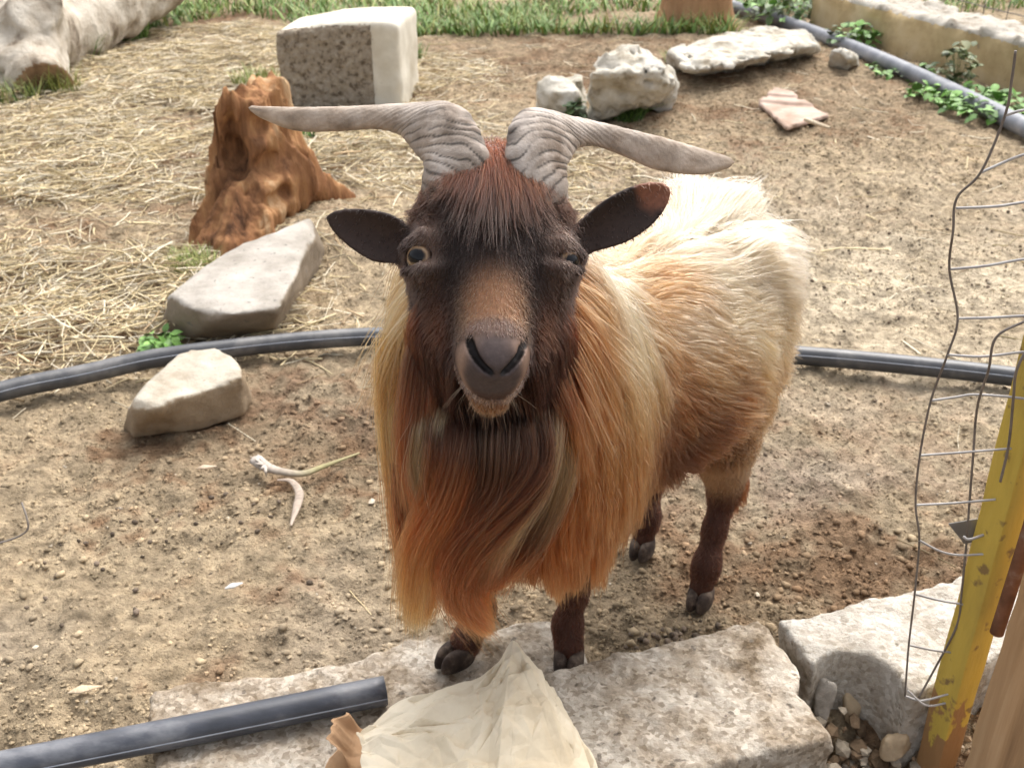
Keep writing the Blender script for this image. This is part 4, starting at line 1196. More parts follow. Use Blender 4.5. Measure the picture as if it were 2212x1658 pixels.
def grow(P, L, comb, lift, grav, steps=7, off=None, nz=0.15, seed=0, nfreq=14.0):
    n = len(P)
    N = grad(P)
    off = np.zeros(n) if off is None else off
    d = nrm(comb * (1 - lift)[:, None] + N * lift[:, None])
    pts = [P - N * 0.001]
    cur = P.copy()
    g = np.array([0, 0, -1.0])
    for i in range(steps):
        t = (i + 1) / steps
        wob = np.stack([vnoise(cur[:, 0] * nfreq, cur[:, 1] * nfreq, cur[:, 2] * nfreq, seed + q) for q in range(3)], 1)
        d = nrm(d * 1.0 + comb * 0.25 + g * (grav * t)[:, None] + wob * nz)
        cur = cur + d * (L / steps)[:, None]
        s = sdf(cur)
        tgt = off * min(1.0, t * 2.5)
        m = s < tgt
        if m.any():
            G = grad(cur[m])
            push = (tgt[m] - s[m])
            cur[m] = cur[m] + G * push[:, None]
            dm = d[m]
            dn = (dm * G).sum(1)
            d[m] = nrm(dm - G * np.minimum(dn, 0)[:, None])
        pts.append(cur.copy())
    return np.stack(pts, 1)
def clump(P, ng, amt, power=1.6):
    n, k, _ = P.shape
    gi = rng.choice(n, ng, replace=False)
    R = P[:, 0]; G = R[gi]
    near = np.zeros(n, int)
    for s0 in range(0, n, 4000):
        d = ((R[s0:s0 + 4000, None] - G[None]) ** 2).sum(-1)
        near[s0:s0 + 4000] = d.argmin(1)
    Q = P[gi][near]
    wgt = (amt[:, None] * np.linspace(0, 1, k)[None] ** power)[..., None]
    return P + (Q - P) * wgt, near
def shade(C, n, var=0.16, hue=0.05):
    v = rng.normal(1, var, (n, 1, 1))
    h = 1 + rng.normal(0, hue, (n, 1, 3))
    return C * np.clip(v, 0.5, 1.5) * h
def zones(P):
    H = to_head(P)
    hw = head_weight(P)
    a = (P - np.array([0.0, 1.07, 0])) @ AX
    legw = sstep(0.315, 0.285, P[:, 2]) * (1 - 0.6 * np.exp(-((P[:, 0] - 0.015) ** 2 + (P[:, 1] - 1.06) ** 2) / 0.003))
    return H, hw, a, legw

# trunk and neck coat
H, hw, a, lw = zones(TCN)
dens = (1 - sstep(0.3, 0.7, hw)) * np.where(TCN[:, 0] > 0.18, 1 - sstep(0.26, 0.23, TCN[:, 2]), 1 - lw) * ((TCN[:, 2] > 0.318) | ((TCN[:, 0] > 0.18) & (TCN[:, 2] > 0.235)))
facing = 0.25 + 0.75 * sstep(-0.25, 0.15, -(TN @ nrm((TCN.mean(0) - CAM)[None])[0]) + 0.3)
N1 = 90000
P = roots(dens * (0.5 + 0.5 * facing), N1)
H, hw, a, lw = zones(P)
ruff = sstep(0.17, 0.06, a + 0.10 * (P[:, 2] - 0.45))
low = sstep(0.45, 0.30, P[:, 2]) * sstep(0.08, -0.03, P[:, 0])
nse = fbm(P[:, 0], P[:, 1], P[:, 2], 12, 2, 301)
top0 = sstep(0.52, 0.62, P[:, 2])
L = 0.070 + 0.012 * top0 + 0.020 * ruff + 0.040 * ruff * low
L = L * (1 + 0.3 * nse) * rng.uniform(0.65, 1.15, N1)
L = L * (1 - 0.45 * sstep(0.36, 0.30, P[:, 2]) * (1 - ruff))
L = np.minimum(L, np.maximum(P[:, 2] - 0.315 + 0.05 * np.exp(-((P[:, 0] - 0.075) / 0.035) ** 2), 0.018) + 0.050 * sstep(-0.03, -0.08, P[:, 0]) - 0.02 * np.exp(-((P[:, 0] - 0.02) / 0.03) ** 2))
L = np.maximum(L, 0.015)
L = L * (1 - 0.45 * sstep(0.42, 0.36, P[:, 2]) * sstep(0.08, 0.12, P[:, 0]) * ruff)
L = np.where((P[:, 0] > 0.18) & (P[:, 2] < 0.33), 0.012 + 0.3 * L * sstep(0.24, 0.33, P[:, 2]), L)
L = L * (1 - 0.55 * sstep(0.42, 0.34, P[:, 2]) * (1 - ruff))
lat = np.sign((P - np.array([0.0, 1.07, 0])) @ SD - 0.02)
topw = sstep(0.50, 0.60, P[:, 2])
comb = AX[None] * (0.75 * (1 - ruff) + 0.0)[:, None] + np.array([0, 0, -1.0])[None] * (0.55 + 0.5 * ruff)[:, None] + SD[None] * (lat * 0.30 * topw)[:, None] + np.array([0, -1.0, 0])[None] * (0.12 * ruff)[:, None]
swirl = np.stack([vnoise(P[:, 0] * 7, P[:, 1] * 7, P[:, 2] * 7, 320 + q) + 0.5 * vnoise(P[:, 0] * 22, P[:, 1] * 22, P[:, 2] * 22, 325 + q) for q in range(3)], 1)
inw = ruff * sstep(0.50, 0.36, P[:, 2])
comb = comb + RV[None] * (-0.55 * inw * sstep(0.03, 0.10, P[:, 0]) + 0.18 * inw * sstep(-0.05, -0.11, P[:, 0]))[:, None]
comb = nrm(comb + 0.55 * swirl * (1 - 0.6 * ruff)[:, None])
lift = 0.26 + 0.12 * rng.uniform(-1, 1, N1) - 0.08 * ruff + 0.08 * top0 * (1 - ruff)
off = rng.uniform(0.001, 0.018, N1) + 0.010 * ruff * rng.uniform(0, 1, N1)
off = off * np.where((P[:, 0] > 0.18) & (P[:, 2] < 0.36), 0.35, 1.0)
flyw = rng.uniform(0, 1, N1) < 0.07
lift = np.where(flyw, lift + 0.16, lift)
X = grow(P, L, comb, lift, np.where(flyw, 0.10, 0.22 + 0.25 * ruff), 7, off, 0.20, 331, 20.0)
X, cl = clump(X, 2600, np.where(flyw, 0.0, rng.uniform(0.15, 0.9, N1)), 1.3)
X = X + rng.normal(0, 0.0016, (N1, 1, 3)) * np.linspace(0, 1, 8)[None, :, None] ** 2
c0 = coat_colour(X[:, 1]); c1 = coat_colour(X[:, 4]); c2 = pal(X[:, -1])
tt = np.linspace(0, 1, 8)
C = np.where((tt < 0.5)[None, :, None], c0[:, None] + (c1 - c0)[:, None] * np.clip(tt * 2, 0, 1)[None, :, None], c1[:, None] + (c2 - c1)[:, None] * np.clip(tt * 2 - 1, 0, 1)[None, :, None])
gtone = rng.normal(1, 0.13, 2600)[cl]
C = shade(C * gtone[:, None, None], N1, 0.12, 0.03)
make_hair('coat', X, C, rng.uniform(0.00032, 0.00055, N1))

# short face, ear and leg hair
H, hw, a, lw = zones(TCN)
nosepad = sstep(-0.084, -0.092, H[:, 1]) * sstep(0.052, 0.044, H[:, 2])
eyed = np.minimum(np.linalg.norm(TCN - EYE[0], axis=1), np.linalg.norm(TCN - EYE[1], axis=1))
dens = sstep(0.3, 0.7, hw) * (1 - nosepad) * sstep(0.0165, 0.0195, eyed) * (1 - 0.85 * sstep(0.088, 0.10, np.abs(H[:, 0]))) + 0.9 * lw * (TCN[:, 2] > 0.04)
N2 = 75000
P = roots(dens, N2)
H, hw, a, lw = zones(P)
au = np.abs(H[:, 0])
L = 0.0058 * rng.uniform(0.6, 1.3, N2) + 0.005 * sstep(0.05, 0.10, H[:, 1]) * hw
L = L * (1 - 0.45 * sstep(0.08, 0.10, au) * hw) + 0.010 * hw * sstep(-0.01, -0.04, H[:, 1]) * sstep(0.04, 0.075, H[:, 2]) * sstep(-0.098, -0.085, H[:, 1])
L = np.where((H[:, 1] < -0.09) & (hw > 0.5), 0.0042 * rng.uniform(0.6, 1.4, N2), L)
L = np.where(lw > 0.5, 0.0068 * rng.uniform(0.6, 1.3, N2) + 0.010 * sstep(0.18, 0.28, P[:, 2]), L)
down = np.array([0, 0, -1.0])
cf = -HZ[None] * 0.9 + HX[None] * (np.sign(H[:, 0]) * np.clip(au / 0.05, 0, 1.2) * 0.35)[:, None] + HY[None] * 0.35
comb = nrm(np.where(lw[:, None] > 0.5, down[None], cf) + 0.25 * rng.normal(0, 1, (N2, 3)))
X = grow(P, L, comb, 0.16 + 0.08 * rng.uniform(-1, 1, N2), np.full(N2, 0.1), 3, rng.uniform(0.0002, 0.0013, N2), 0.1, 341, 40)
c = coat_colour(P)
C = shade(np.repeat(c[:, None] * 0.72, 4, 1), N2, 0.22, 0.04)
make_hair('short_hair', X, C, rng.uniform(0.00022, 0.00036, N2))

# forelock between the horns
H, hw, a, lw = zones(TCN)
dens = blob(H, 0, 0.094, 0.03, 0.036, 0.034, 0.07) * (TN @ HY < 0.6) + 0.35 * np.exp(-(((np.abs(H[:, 0]) - 0.066) / 0.010) ** 2 + ((H[:, 1] - 0.07) / 0.02) ** 2))
N3 = 13000
P = roots(dens * hw, N3)
H = to_head(P)
L = (0.016 + 0.070 * rng.uniform(0, 1, N3) ** 2.6) * np.exp(-(H[:, 0] / 0.042) ** 2) + 0.010
fan = np.clip(H[:, 0] / 0.045, -1.6, 1.6)
comb = nrm(-HZ[None] * 1.0 + HX[None] * (fan * 0.42 + rng.normal(0, 0.16, N3))[:, None] - HY[None] * 0.30)
X = grow(P, L, comb, 0.30 + 0.18 * rng.uniform(-1, 1, N3), np.full(N3, 0.12), 7, rng.uniform(0.001, 0.012, N3), 0.10, 351)
X, _ = clump(X, 700, rng.uniform(0.0, 0.65, N3))
tt = np.linspace(0, 1, 8)[None, :, None]
rust = np.clip(blob(H, 0, 0.115, 0.05, 0.08, 0.032, 0.08) * 1.25, 0, 1)[:, None, None]
base = lin(48, 30, 22) + (lin(136, 70, 36) - lin(48, 30, 22)) * rust
tip = lin(44, 30, 24) + (lin(88, 48, 30) - lin(44, 30, 24)) * rust * 0.8
C = base * (1 - tt) + tip * tt
lt_ = (rng.uniform(0, 1, N3) < 0.12)[:, None, None]
C = np.where(lt_, C * 1.9 + 0.02, C)
C = shade(C, N3, 0.25, 0.05)
make_hair('forelock', X, C * 0.50, rng.uniform(0.00014, 0.00026, N3))

# longer hair along cheeks and jaw
H, hw, a, lw = zones(TCN)
dens = np.exp(-((H[:, 1] + 0.035) / 0.045) ** 2) * sstep(0.060, 0.075, H[:, 2]) * sstep(0.125, 0.105, H[:, 2]) * sstep(0.016, 0.028, np.abs(H[:, 0])) * sstep(-0.092, -0.080, H[:, 1]) * sstep(0.075, 0.066, np.abs(H[:, 0]))
N4 = 9000
P = roots(dens, N4)
H = to_head(P)
L = rng.uniform(0.03, 0.08, N4)
comb = nrm(np.array([0, 0, -1.0])[None] + HX[None] * (np.sign(H[:, 0]) * 0.12 + rng.normal(0, 0.08, N4))[:, None] + HY[None] * 0.15)
X = grow(P, L, comb, 0.16 + 0.08 * rng.uniform(-1, 1, N4), np.full(N4, 0.35), 7, rng.uniform(0.001, 0.014, N4), 0.12, 361)
X, cl = clump(X, 500, rng.uniform(0.3, 0.9, N4))
q0 = lin(52, 30, 22) + (lin(104, 54, 30) - lin(52, 30, 22)) * sstep(-0.06, 0.0, H[:, 1])[:, None]
C = q0[:, None] * (1 + 0.5 * np.linspace(0, 1, 8)[None, :, None])
C = C * 0.6
C = np.where((rng.uniform(0, 1, 500)[cl] < 0.15)[:, None, None], C * 1.8 + 0.015, C)
make_hair('cheek_hair', X, shade(C, N4, 0.2, 0.05), rng.uniform(0.00022, 0.0004, N4))

# beard: locks laid along guide curves (x, y in the picture, distance), each with its colours
O1, O2, O3 = lin(172, 92, 42), lin(140, 72, 36), lin(98, 54, 32)
YL, PL_, DK, MB = lin(186, 134, 80), lin(150, 118, 88), lin(32, 22, 18), lin(78, 48, 33)
def _d(c, g=0.72, q=0.14): return (c + (c.mean() - c) * q) * g * np.array([1.0, 1.06, 0.95])
O1, O2, O3, YL, PL_, DK, MB = _d(O1, 0.80), _d(O2, 0.70), _d(O3, 0.62), _d(YL, 0.85), _d(PL_, 0.72), _d(DK, 0.8), _d(MB, 0.6)
BE = [
 ([(1105, 868, .968), (1122, 930, .925), (1128, 1000, .905), (1060, 1085, .897), (985, 1165, .897), (962, 1240, .90), (992, 1310, .905), (1070, 1378, .91)], 0.013, 0.0028, 2600, (DK, O3, O2, O1), 1.0),
 ([(1122, 862, .972), (1142, 930, .93), (1148, 1020, .91), (1090, 1110, .90), (1020, 1190, .90), (985, 1270, .902), (1015, 1330, .906), (1066, 1374, .91)], 0.013, 0.003, 2300, (MB, O3, O2, O1), 1.0),
 ([(1030, 866, .968), (1005, 925, .93), (992, 990, .905), (965, 1080, .90), (918, 1170, .905), (896, 1270, .915), (886, 1378, .925)], 0.013, 0.006, 2800, (DK, O3, O1, YL), 1.0),
 ([(990, 800, .985), (955, 870, .95), (935, 940, .925), (925, 1010, .918), (945, 1075, .915), (960, 1130, .915)], 0.011, 0.007, 1700, (MB, PL_, PL_, O3), 0.9),
 ([(965, 700, .985), (925, 770, .96), (912, 850, .945), (900, 950, .932), (905, 1060, .925), (918, 1150, .922)], 0.010, 0.010, 1700, (MB, O3, O2, O1), 0.9),
 ([(1140, 800, .985), (1168, 870, .95), (1172, 950, .925), (1150, 1040, .915), (1100, 1120, .91), (1060, 1200, .91), (1040, 1290, .912)], 0.011, 0.008, 2000, (MB, PL_, PL_, O2), 0.9),
 ([(1064, 868, .968), (1062, 960, .915), (1050, 1040, .906), (1010, 1110, .906), (985, 1150, .906)], 0.018, 0.012, 2600, (DK, MB, O3, O2), 1.0),
 ([(1084, 868, .968), (1092, 970, .917), (1085, 1040, .908), (1060, 1110, .906), (1020, 1180, .906)], 0.016, 0.012, 2000, (DK, MB, O3, O2), 1.0),
 ([(1044, 868, .968), (1022, 960, .922), (1010, 1040, .912), (985, 1100, .912)], 0.012, 0.012, 1400, (DK, MB, O3, O2), 1.0),
 ([(1160, 790, .99), (1192, 880, .955), (1200, 1000, .935), (1180, 1090, .93), (1140, 1170, .925), (1095, 1225, .925), (1068, 1290, .92)], 0.014, 0.006, 2000, (MB, PL_, O3, O1), 0.95),
 ([(868, 720, 1.0), (862, 860, .99), (866, 990, .975), (876, 1100, .965), (888, 1230, .955), (892, 1388, .955)], 0.011, 0.006, 2400, (YL, YL, O1, YL), 1.0),
 ([(905, 1000, .95), (900, 1100, .94), (915, 1200, .935), (912, 1300, .94), (895, 1365, .94)], 0.012, 0.006, 1600, (O3, O2, O1, YL), 1.0),
 ([(1010, 1110, .915), (1000, 1180, .905), (985, 1250, .905), (1000, 1310, .905), (1060, 1370, .91)], 0.014, 0.003, 1800, (O3, O2, O2, O1), 1.0),
 ([(1090, 1130, .93), (1050, 1210, .925), (1020, 1270, .92), (1040, 1330, .918), (1068, 1374, .918)], 0.013, 0.003, 1400, (O3, O2, O1, O1), 1.0),
]
XS, CS, RS = [], [], []
for pts, s0, s1, n, colr, lmin in BE:
    G = np.array([at_y(*q) for q in pts])
    K = 11
    S = spline(G, 60)
    T_ = nrm(np.gradient(S, axis=0))
    nl = max(8, n // 45)
    lc1 = rng.normal(0, 0.9, (nl, 2)); li = rng.integers(0, nl, n)
    o2_ = rng.normal(0, 0.38, (n, 2)) + lc1[li]
    cut = rng.uniform(0.72, 1.0, n) * (0.9 + 0.1 * rng.uniform(0, 1, nl)[li])
    st = rng.uniform(0, 0.10, n)
    u = np.linspace(0, 1, K)
    ui = (st[:, None] + (cut - st)[:, None] * u[None]) * 59
    i0 = np.clip(ui.astype(int), 0, 58); f = (ui - i0)[..., None]
    base = S[i0] * (1 - f) + S[i0 + 1] * f
    tg = T_[i0]
    e1 = nrm(np.cross(tg, FV[None, None])); e2 = np.cross(e1, tg)
    sp = s0 + (s1 - s0) * (ui / 59)
    ph = rng.uniform(0, 6.28, nl)[li]
    wav = 0.0030 * np.sin(u[None] * (4 + 4 * rng.uniform(0, 1, nl)[li])[:, None] + ph[:, None]) * u[None]
    Xb = base + e1 * ((o2_[:, :1] * sp + wav)[..., None]) + e2 * ((o2_[:, 1:] * sp * 0.45)[..., None])
    fly = rng.normal(0, 1, (n, 1, 3)) * (0.0025 + 0.008 * (rng.uniform(0, 1, (n, 1, 1)) < 0.08))
    Xb = Xb + fly * (u ** 1.5)[None, :, None] + rng.normal(0, 0.0005, Xb.shape) * u[None, :, None]
    q = np.array(colr); cu = np.clip(ui / 59, 0, 1) * 3
    ci = np.clip(cu.astype(int), 0, 2); cf_ = (cu - ci)[..., None]
    Cb = q[ci] * (1 - cf_) + q[ci + 1] * cf_
    Cb = Cb * rng.normal(1, 0.24, nl)[li][:, None, None]
    XS.append(Xb); CS.append(shade(Cb, n, 0.22, 0.05)); RS.append(rng.uniform(0.0002, 0.00036, n))
make_hair('beard', np.concatenate(XS), np.concatenate(CS), np.concatenate(RS), 0.3)
# whiskers on the chin and a tuft behind the hock
WH_ = []
for i in range(46):
    u0 = rng.uniform(-0.022, 0.022)
    p0 = hp(u0, -0.116 + 0.006 * rng.uniform(-1, 1) + 0.012 * abs(u0) / 0.022, 0.080 + 0.012 * rng.uniform(-1, 1))
    d = nrm((HX * u0 * 45 - HZ * 0.6 + HY * 0.25 - UV * 0.6 + 0.25 * rng.normal(0, 1, 3))[None])[0]
    ll = rng.uniform(0.014, 0.036)
    WH_.append([p0 + d * ll * t + np.array([0, 0, -0.25]) * ll * t * t * 0.5 for t in np.linspace(0, 1, 5)])
WH_ = np.array(WH_)
make_hair('whiskers', WH_, np.tile(lin(160, 120, 84), (46, 5, 1)), np.full(46, 0.00018), 0.3)
dens = np.exp(-np.linalg.norm(TCN - (hr_k + np.array([0.012, 0.012, 0.012])), axis=1) ** 2 / 0.028 ** 2) * (TN @ np.array([0.6, 0.6, 0.2]) > 0)
P = roots(dens, 1500)
X = grow(P, rng.uniform(0.012, 0.030, 1500), nrm(np.tile([0.15, 0.15, -1.0], (1500, 1)) + 0.15 * rng.normal(0, 1, (1500, 3))), np.full(1500, 0.25), np.full(1500, 0.2), 5, rng.uniform(0.001, 0.006, 1500), 0.1, 371)
X, _ = clump(X, 60, rng.uniform(0.2, 0.8, 1500))
make_hair('hock_tuft', X, shade(np.tile(lin(120, 70, 38) * 0.6, (1500, 6, 1)), 1500, 0.2, 0.05), np.full(1500, 0.0003))

# ================================================================== foreground slabs
M_CONC = nmat('weathered_concrete', [(0.32, (0.15, 0.11, 0.07)), (0.43, (0.34, 0.285, 0.22)), (0.54, (0.45, 0.40, 0.335)), (0.70, (0.58, 0.54, 0.47))], scale=14, detail=9, rough=0.95, bump=1.0, bscale=42, speck=(0.17, 0.145, 0.12), speck_scale=75, speck_lo=0.64, spec=0.12, dist=0.010)
M_CONCW = nmat('pale_concrete', [(0.28, (0.22, 0.185, 0.14)), (0.44, (0.42, 0.385, 0.335)), (0.66, (0.55, 0.53, 0.49))], scale=14, detail=9, rough=0.95, bump=1.0, bscale=48, speck=(0.25, 0.22, 0.18), speck_scale=85, speck_lo=0.65, spec=0.12, dist=0.010)
def grainy(m, sc=95.0, lo=(0.55, 0.50, 0.44), hi=(1.35, 1.33, 1.30)):
    # pale and dark aggregate grains over the base tone
    t = m.node_tree; N = t.nodes; L = t.links
    b_ = N['Principled BSDF']; src = b_.inputs['Base Color'].links[0].from_socket
    tc = N.new('ShaderNodeTexCoord')
    vo = N.new('ShaderNodeTexVoronoi'); vo.inputs['Scale'].default_value = sc; L.new(tc.outputs['Object'], vo.inputs['Vector'])
    sp = N.new('ShaderNodeSeparateColor'); L.new(vo.outputs['Color'], sp.inputs[0])
    rp = N.new('ShaderNodeValToRGB'); e = rp.color_ramp.elements
    e[0].position = 0.05; e[0].color = (*lo, 1); e[1].position = 0.95; e[1].color = (*hi, 1)
    q = e.new(0.35); q.color = (0.92, 0.9, 0.88, 1); q = e.new(0.7); q.color = (1.03, 1.02, 1.0, 1)
    L.new(sp.outputs[0], rp.inputs[0])
    mx = N.new('ShaderNodeMix'); mx.data_type = 'RGBA'; mx.blend_type = 'MULTIPLY'; mx.inputs[0].default_value = 1.0
    L.new(src, mx.inputs[6]); L.new(rp.outputs[0], mx.inputs[7]); L.new(mx.outputs[2], b_.inputs['Base Color'])
    return m
grainy(M_CONC, 170.0, (0.66, 0.62, 0.57), (1.22, 1.21, 1.2)); grainy(M_CONCW, 140.0, (0.78, 0.75, 0.7), (1.14, 1.14, 1.13))
def slab(name, poly, top, mat, label, cut=None, res=0.0055, seed=1, tilt=(0, 0), cat='concrete slab', group='concrete slabs along the near edge of the pen', rough=1.0):
    pts = np.array([at_z(x_, y_, top)[:2] for x_, y_ in poly])
    c = pts.mean(0)
    def fn(X, Y, Z):
        n1 = fbm(X, Y, Z, 16, 3, seed); n2 = fbm(X, Y, Z, 62, 2, seed + 9); n3 = fbm(X, Y, 0 * Z, 7, 2, seed + 3)
        D = d_poly(X[:, :, 0], Y[:, :, 0], pts)[:, :, None] + 0.003 * n1 + 0.0025 * n2 + 0.003 * n3
        zt = top + tilt[0] * (X - c[0]) + tilt[1] * (Y - c[1])
        e = Z - zt + rough * (0.0035 * n1 + 0.0032 * n2 + 0.003 * n3)
        D = smax(smax(D, e, 0.006), -0.06 - Z, 0.01)
        if cut: D = cut(X, Y, Z, D)
        return D
    V, Q = sdf_mesh(fn, (*(pts.min(0) - 0.03), -0.075), (*(pts.max(0) + 0.03), top + 0.04), res)
    return tag(base_mesh(name, V, Q, mat), label, cat, group)
slab('concrete_slab', [(318, 1492), (540, 1455), (765, 1420), (875, 1383), (1195, 1338), (1260, 1400), (1300, 1500), (1330, 1720), (335, 1720)], 0.05, M_CONC,
     'low grey concrete slab under the cut pipe and the goat\'s front hooves', seed=401)
slab('concrete_slab', [(1176, 1447), (1420, 1390), (1638, 1335), (1668, 1362), (1700, 1400), (1735, 1445), (1722, 1490), (1765, 1540), (1802, 1592), (1560, 1648), (1300, 1700), (1215, 1640)], 0.105, M_CONC,
     'thick grey concrete slab with a broken right edge beside the paper bag', seed=411, tilt=(0.0, -0.02), rough=1.3)
nc = at_z(1858, 1478, 0.10)
def notch(X, Y, Z, D):
    cyl = np.hypot(X - nc[0], (Y - nc[1]) * 0.9) - 0.060 + 0.003 * fbm(X, Y, Z, 20, 2, 431)
    D = smax(D, -cyl, 0.006)
    return D
slab('concrete_slab', [(1682, 1342), (1850, 1298), (2000, 1262), (2100, 1238), (2420, 1170), (2470, 1290), (2110, 1432), (1985, 1492), (1950, 1498), (1775, 1500), (1758, 1432), (1715, 1380)], 0.10, M_CONCW,
     'whitish concrete slab with a round notch beneath the wire mesh', cut=notch, seed=421, tilt=(0.0, 0.02))
# rubble in the notch
M_RUB = nmat('rubble_stone', [(0.3, (0.30, 0.22, 0.14)), (0.5, (0.46, 0.36, 0.24)), (0.7, (0.58, 0.48, 0.35))], scale=18, rough=0.92, bump=0.6, bscale=90, spec=0.15, dist=0.004)
M_RUBG = nmat('rubble_grey', [(0.3, (0.22, 0.20, 0.17)), (0.5, (0.36, 0.33, 0.29)), (0.7, (0.47, 0.44, 0.39))], scale=18, rough=0.92, bump=0.6, bscale=90, spec=0.15, dist=0.004)
def chunk(c, r, mat, label, seed, nm='stone_fragment', rot=0.3):
    R_ = np.random.default_rng(seed)
    pts = []
    for q in range(14):
        v = R_.normal(0, 1, 3); v /= np.linalg.norm(v)
        pts.append(np.asarray(c) + v * np.asarray(r))
    o_ = rock(nm, pts, mat, k=0.004, amp=0.0025, freq=40, res=max(r) / 11, seed=seed)
    return tag(o_, label, 'stone', 'rubble in the notch of the slab')
chunk(at_z(1835, 1515, 0.0), (0.024, 0.030, 0.055), M_RUB, 'tan upright stone piece wedged in the notched slab', 21)
chunk(at_z(1780, 1500, 0.03), (0.020, 0.03, 0.045), M_RUBG, 'grey fragment against the crack between the two slabs', 22)
chunk(at_z(1985, 1570, 0.0), (0.035, 0.035, 0.05), M_RUBG, 'squarish grey concrete fragment at the foot of the wire mesh', 23)
chunk(at_z(1930, 1600, 0.0), (0.030, 0.028, 0.030), M_RUB, 'small tan stone lying lowest in the rubble of the notch', 24)
n = 420
x = rng.normal(nc[0] + 0.01, 0.045, n); y = rng.normal(nc[1] - 0.05, 0.045, n)
sz = 0.003 + 0.010 * rng.uniform(0, 1, n) ** 2.5
cl = np.where(rng.uniform(0, 1, (n, 1)) < 0.35, [[0.50, 0.43, 0.34]], [[0.20, 0.14, 0.09]]) * rng.uniform(0.6, 1.25, (n, 1))
tag(lumps('gravel', np.stack([x, y, ground_h(x, y) + sz * 0.4 + rng.uniform(0, 0.03, n)], 1), sz, cl, M_LUMP, flat=0.8, smooth=False), 'loose gravel and crumbs in the slab notch', kind='stuff')

# ================================================================== paper bag
def crumple(G, R_, amp, n=90, su=1.0):
    # sharp paper facets: random heights on a triangulation of the sheet
    from mathutils.geometry import delaunay_2d_cdt
    nv, nu, _ = G.shape
    U, Vv = np.meshgrid(np.linspace(0, 1, nu), np.linspace(0, 1, nv))
    pts = np.vstack([R_.uniform(-0.05, 1.05, (n, 2)), [(-0.2, -0.2), (1.2, -0.2), (1.2, 1.2), (-0.2, 1.2)]])
    h = np.concatenate([R_.choice([-1, 1], n) * R_.uniform(0.15, 1, n), np.zeros(4)])
    r_ = delaunay_2d_cdt([Vector(p) for p in pts], [], [], 0, 1e-6)
    H_ = np.zeros_like(U)
    P2 = np.array([tuple(v) for v in r_[0]]); om = [o_[0] if o_ else 0 for o_ in r_[3]]
    for f in r_[2]:
        i0, i1, i2 = f
        A_2, B_2, C_2 = P2[i0], P2[i1], P2[i2]
        dn = (B_2[1] - C_2[1]) * (A_2[0] - C_2[0]) + (C_2[0] - B_2[0]) * (A_2[1] - C_2[1])
        if abs(dn) < 1e-9: continue
        l0 = ((B_2[1] - C_2[1]) * (U - C_2[0]) + (C_2[0] - B_2[0]) * (Vv - C_2[1])) / dn
        l1 = ((C_2[1] - A_2[1]) * (U - C_2[0]) + (A_2[0] - C_2[0]) * (Vv - C_2[1])) / dn
        l2 = 1 - l0 - l1
        m_ = (l0 >= -1e-6) & (l1 >= -1e-6) & (l2 >= -1e-6)
        H_[m_] = (l0 * h[om[i0]] + l1 * h[om[i1]] + l2 * h[om[i2]])[m_]
    return H_ * amp
def patch(ctrl, nu, nv):
    Cn = np.array([[at_z(*q) for q in row] for row in ctrl])
    A_1 = np.stack([spline(row, nu) for row in Cn], 0)
    return np.stack([spline(A_1[:, j], nv) for j in range(nu)], 1)      # nv, nu, 3
def sheet_mesh(name, G, mat, thick=0.0006):
    nv, nu, _ = G.shape
    du = np.gradient(G, axis=1); dv = np.gradient(G, axis=0)
    N = np.cross(du, dv); N /= np.maximum(np.linalg.norm(N, axis=2), 1e-9)[..., None]
    V = np.concatenate([(G + N * thick).reshape(-1, 3), (G - N * thick).reshape(-1, 3)])
    i_ = np.arange(nu * nv).reshape(nv, nu)
    q = np.stack([i_[:-1, :-1], i_[:-1, 1:], i_[1:, 1:], i_[1:, :-1]], -1).reshape(-1, 4)
    F = [q, q[:, ::-1] + nu * nv]
    for e in (i_[0], i_[-1][::-1], i_[:, 0][::-1], i_[:, -1]):
        F.append(np.stack([e[1:], e[:-1], e[:-1] + nu * nv, e[1:] + nu * nv], 1))
    return mesh_np(name, V, np.concatenate(F), mat, smooth=False)
M_PAPER = nmat('cream_paper', [(0.3, (0.54, 0.44, 0.30)), (0.5, (0.68, 0.585, 0.43)), (0.7, (0.75, 0.665, 0.515))], scale=9, rough=0.75, bump=0.25, bscale=60, spec=0.25, dist=0.002)
M_KRAFT = nmat('kraft_paper', [(0.3, (0.40, 0.24, 0.13)), (0.6, (0.52, 0.33, 0.19)), (0.8, (0.60, 0.42, 0.27))], scale=9, rough=0.8, bump=0.2, bscale=80, spec=0.2, dist=0.002)
bag = thing('paper_bag', tuple(at_z(1000, 1600, 0.105)), 'crumpled cream paper bag torn open at its brown left end', 'paper bag')
top_c = [[(800, 1565, .150), (860, 1528, .160), (950, 1505, .165), (1045, 1470, .170), (1108, 1404, .185), (1150, 1425, .165), (1185, 1470, .125)],
         [(782, 1592, .155), (870, 1570, .172), (960, 1550, .178), (1050, 1520, .180), (1120, 1475, .185), (1180, 1490, .160), (1215, 1520, .118)],
         [(785, 1640, .155), (880, 1625, .175), (975, 1610, .182), (1065, 1590, .180), (1140, 1560, .178), (1210, 1565, .150), (1245, 1580, .112)],
         [(775, 1720, .150), (890, 1715, .165), (990, 1705, .172), (1085, 1690, .170), (1165, 1665, .165), (1245, 1650, .140), (1282, 1650, .110)],
         [(770, 1850, .120), (900, 1860, .125), (1010, 1860, .125), (1110, 1850, .125), (1200, 1810, .125), (1290, 1760, .115), (1330, 1740, .107)]]
Gp = patch(top_c, 220, 160)
R_ = np.random.default_rng(5)
cr = crumple(Gp, R_, 0.016, 45) + crumple(Gp, R_, 0.008, 150) + crumple(Gp, R_, 0.0025, 600)
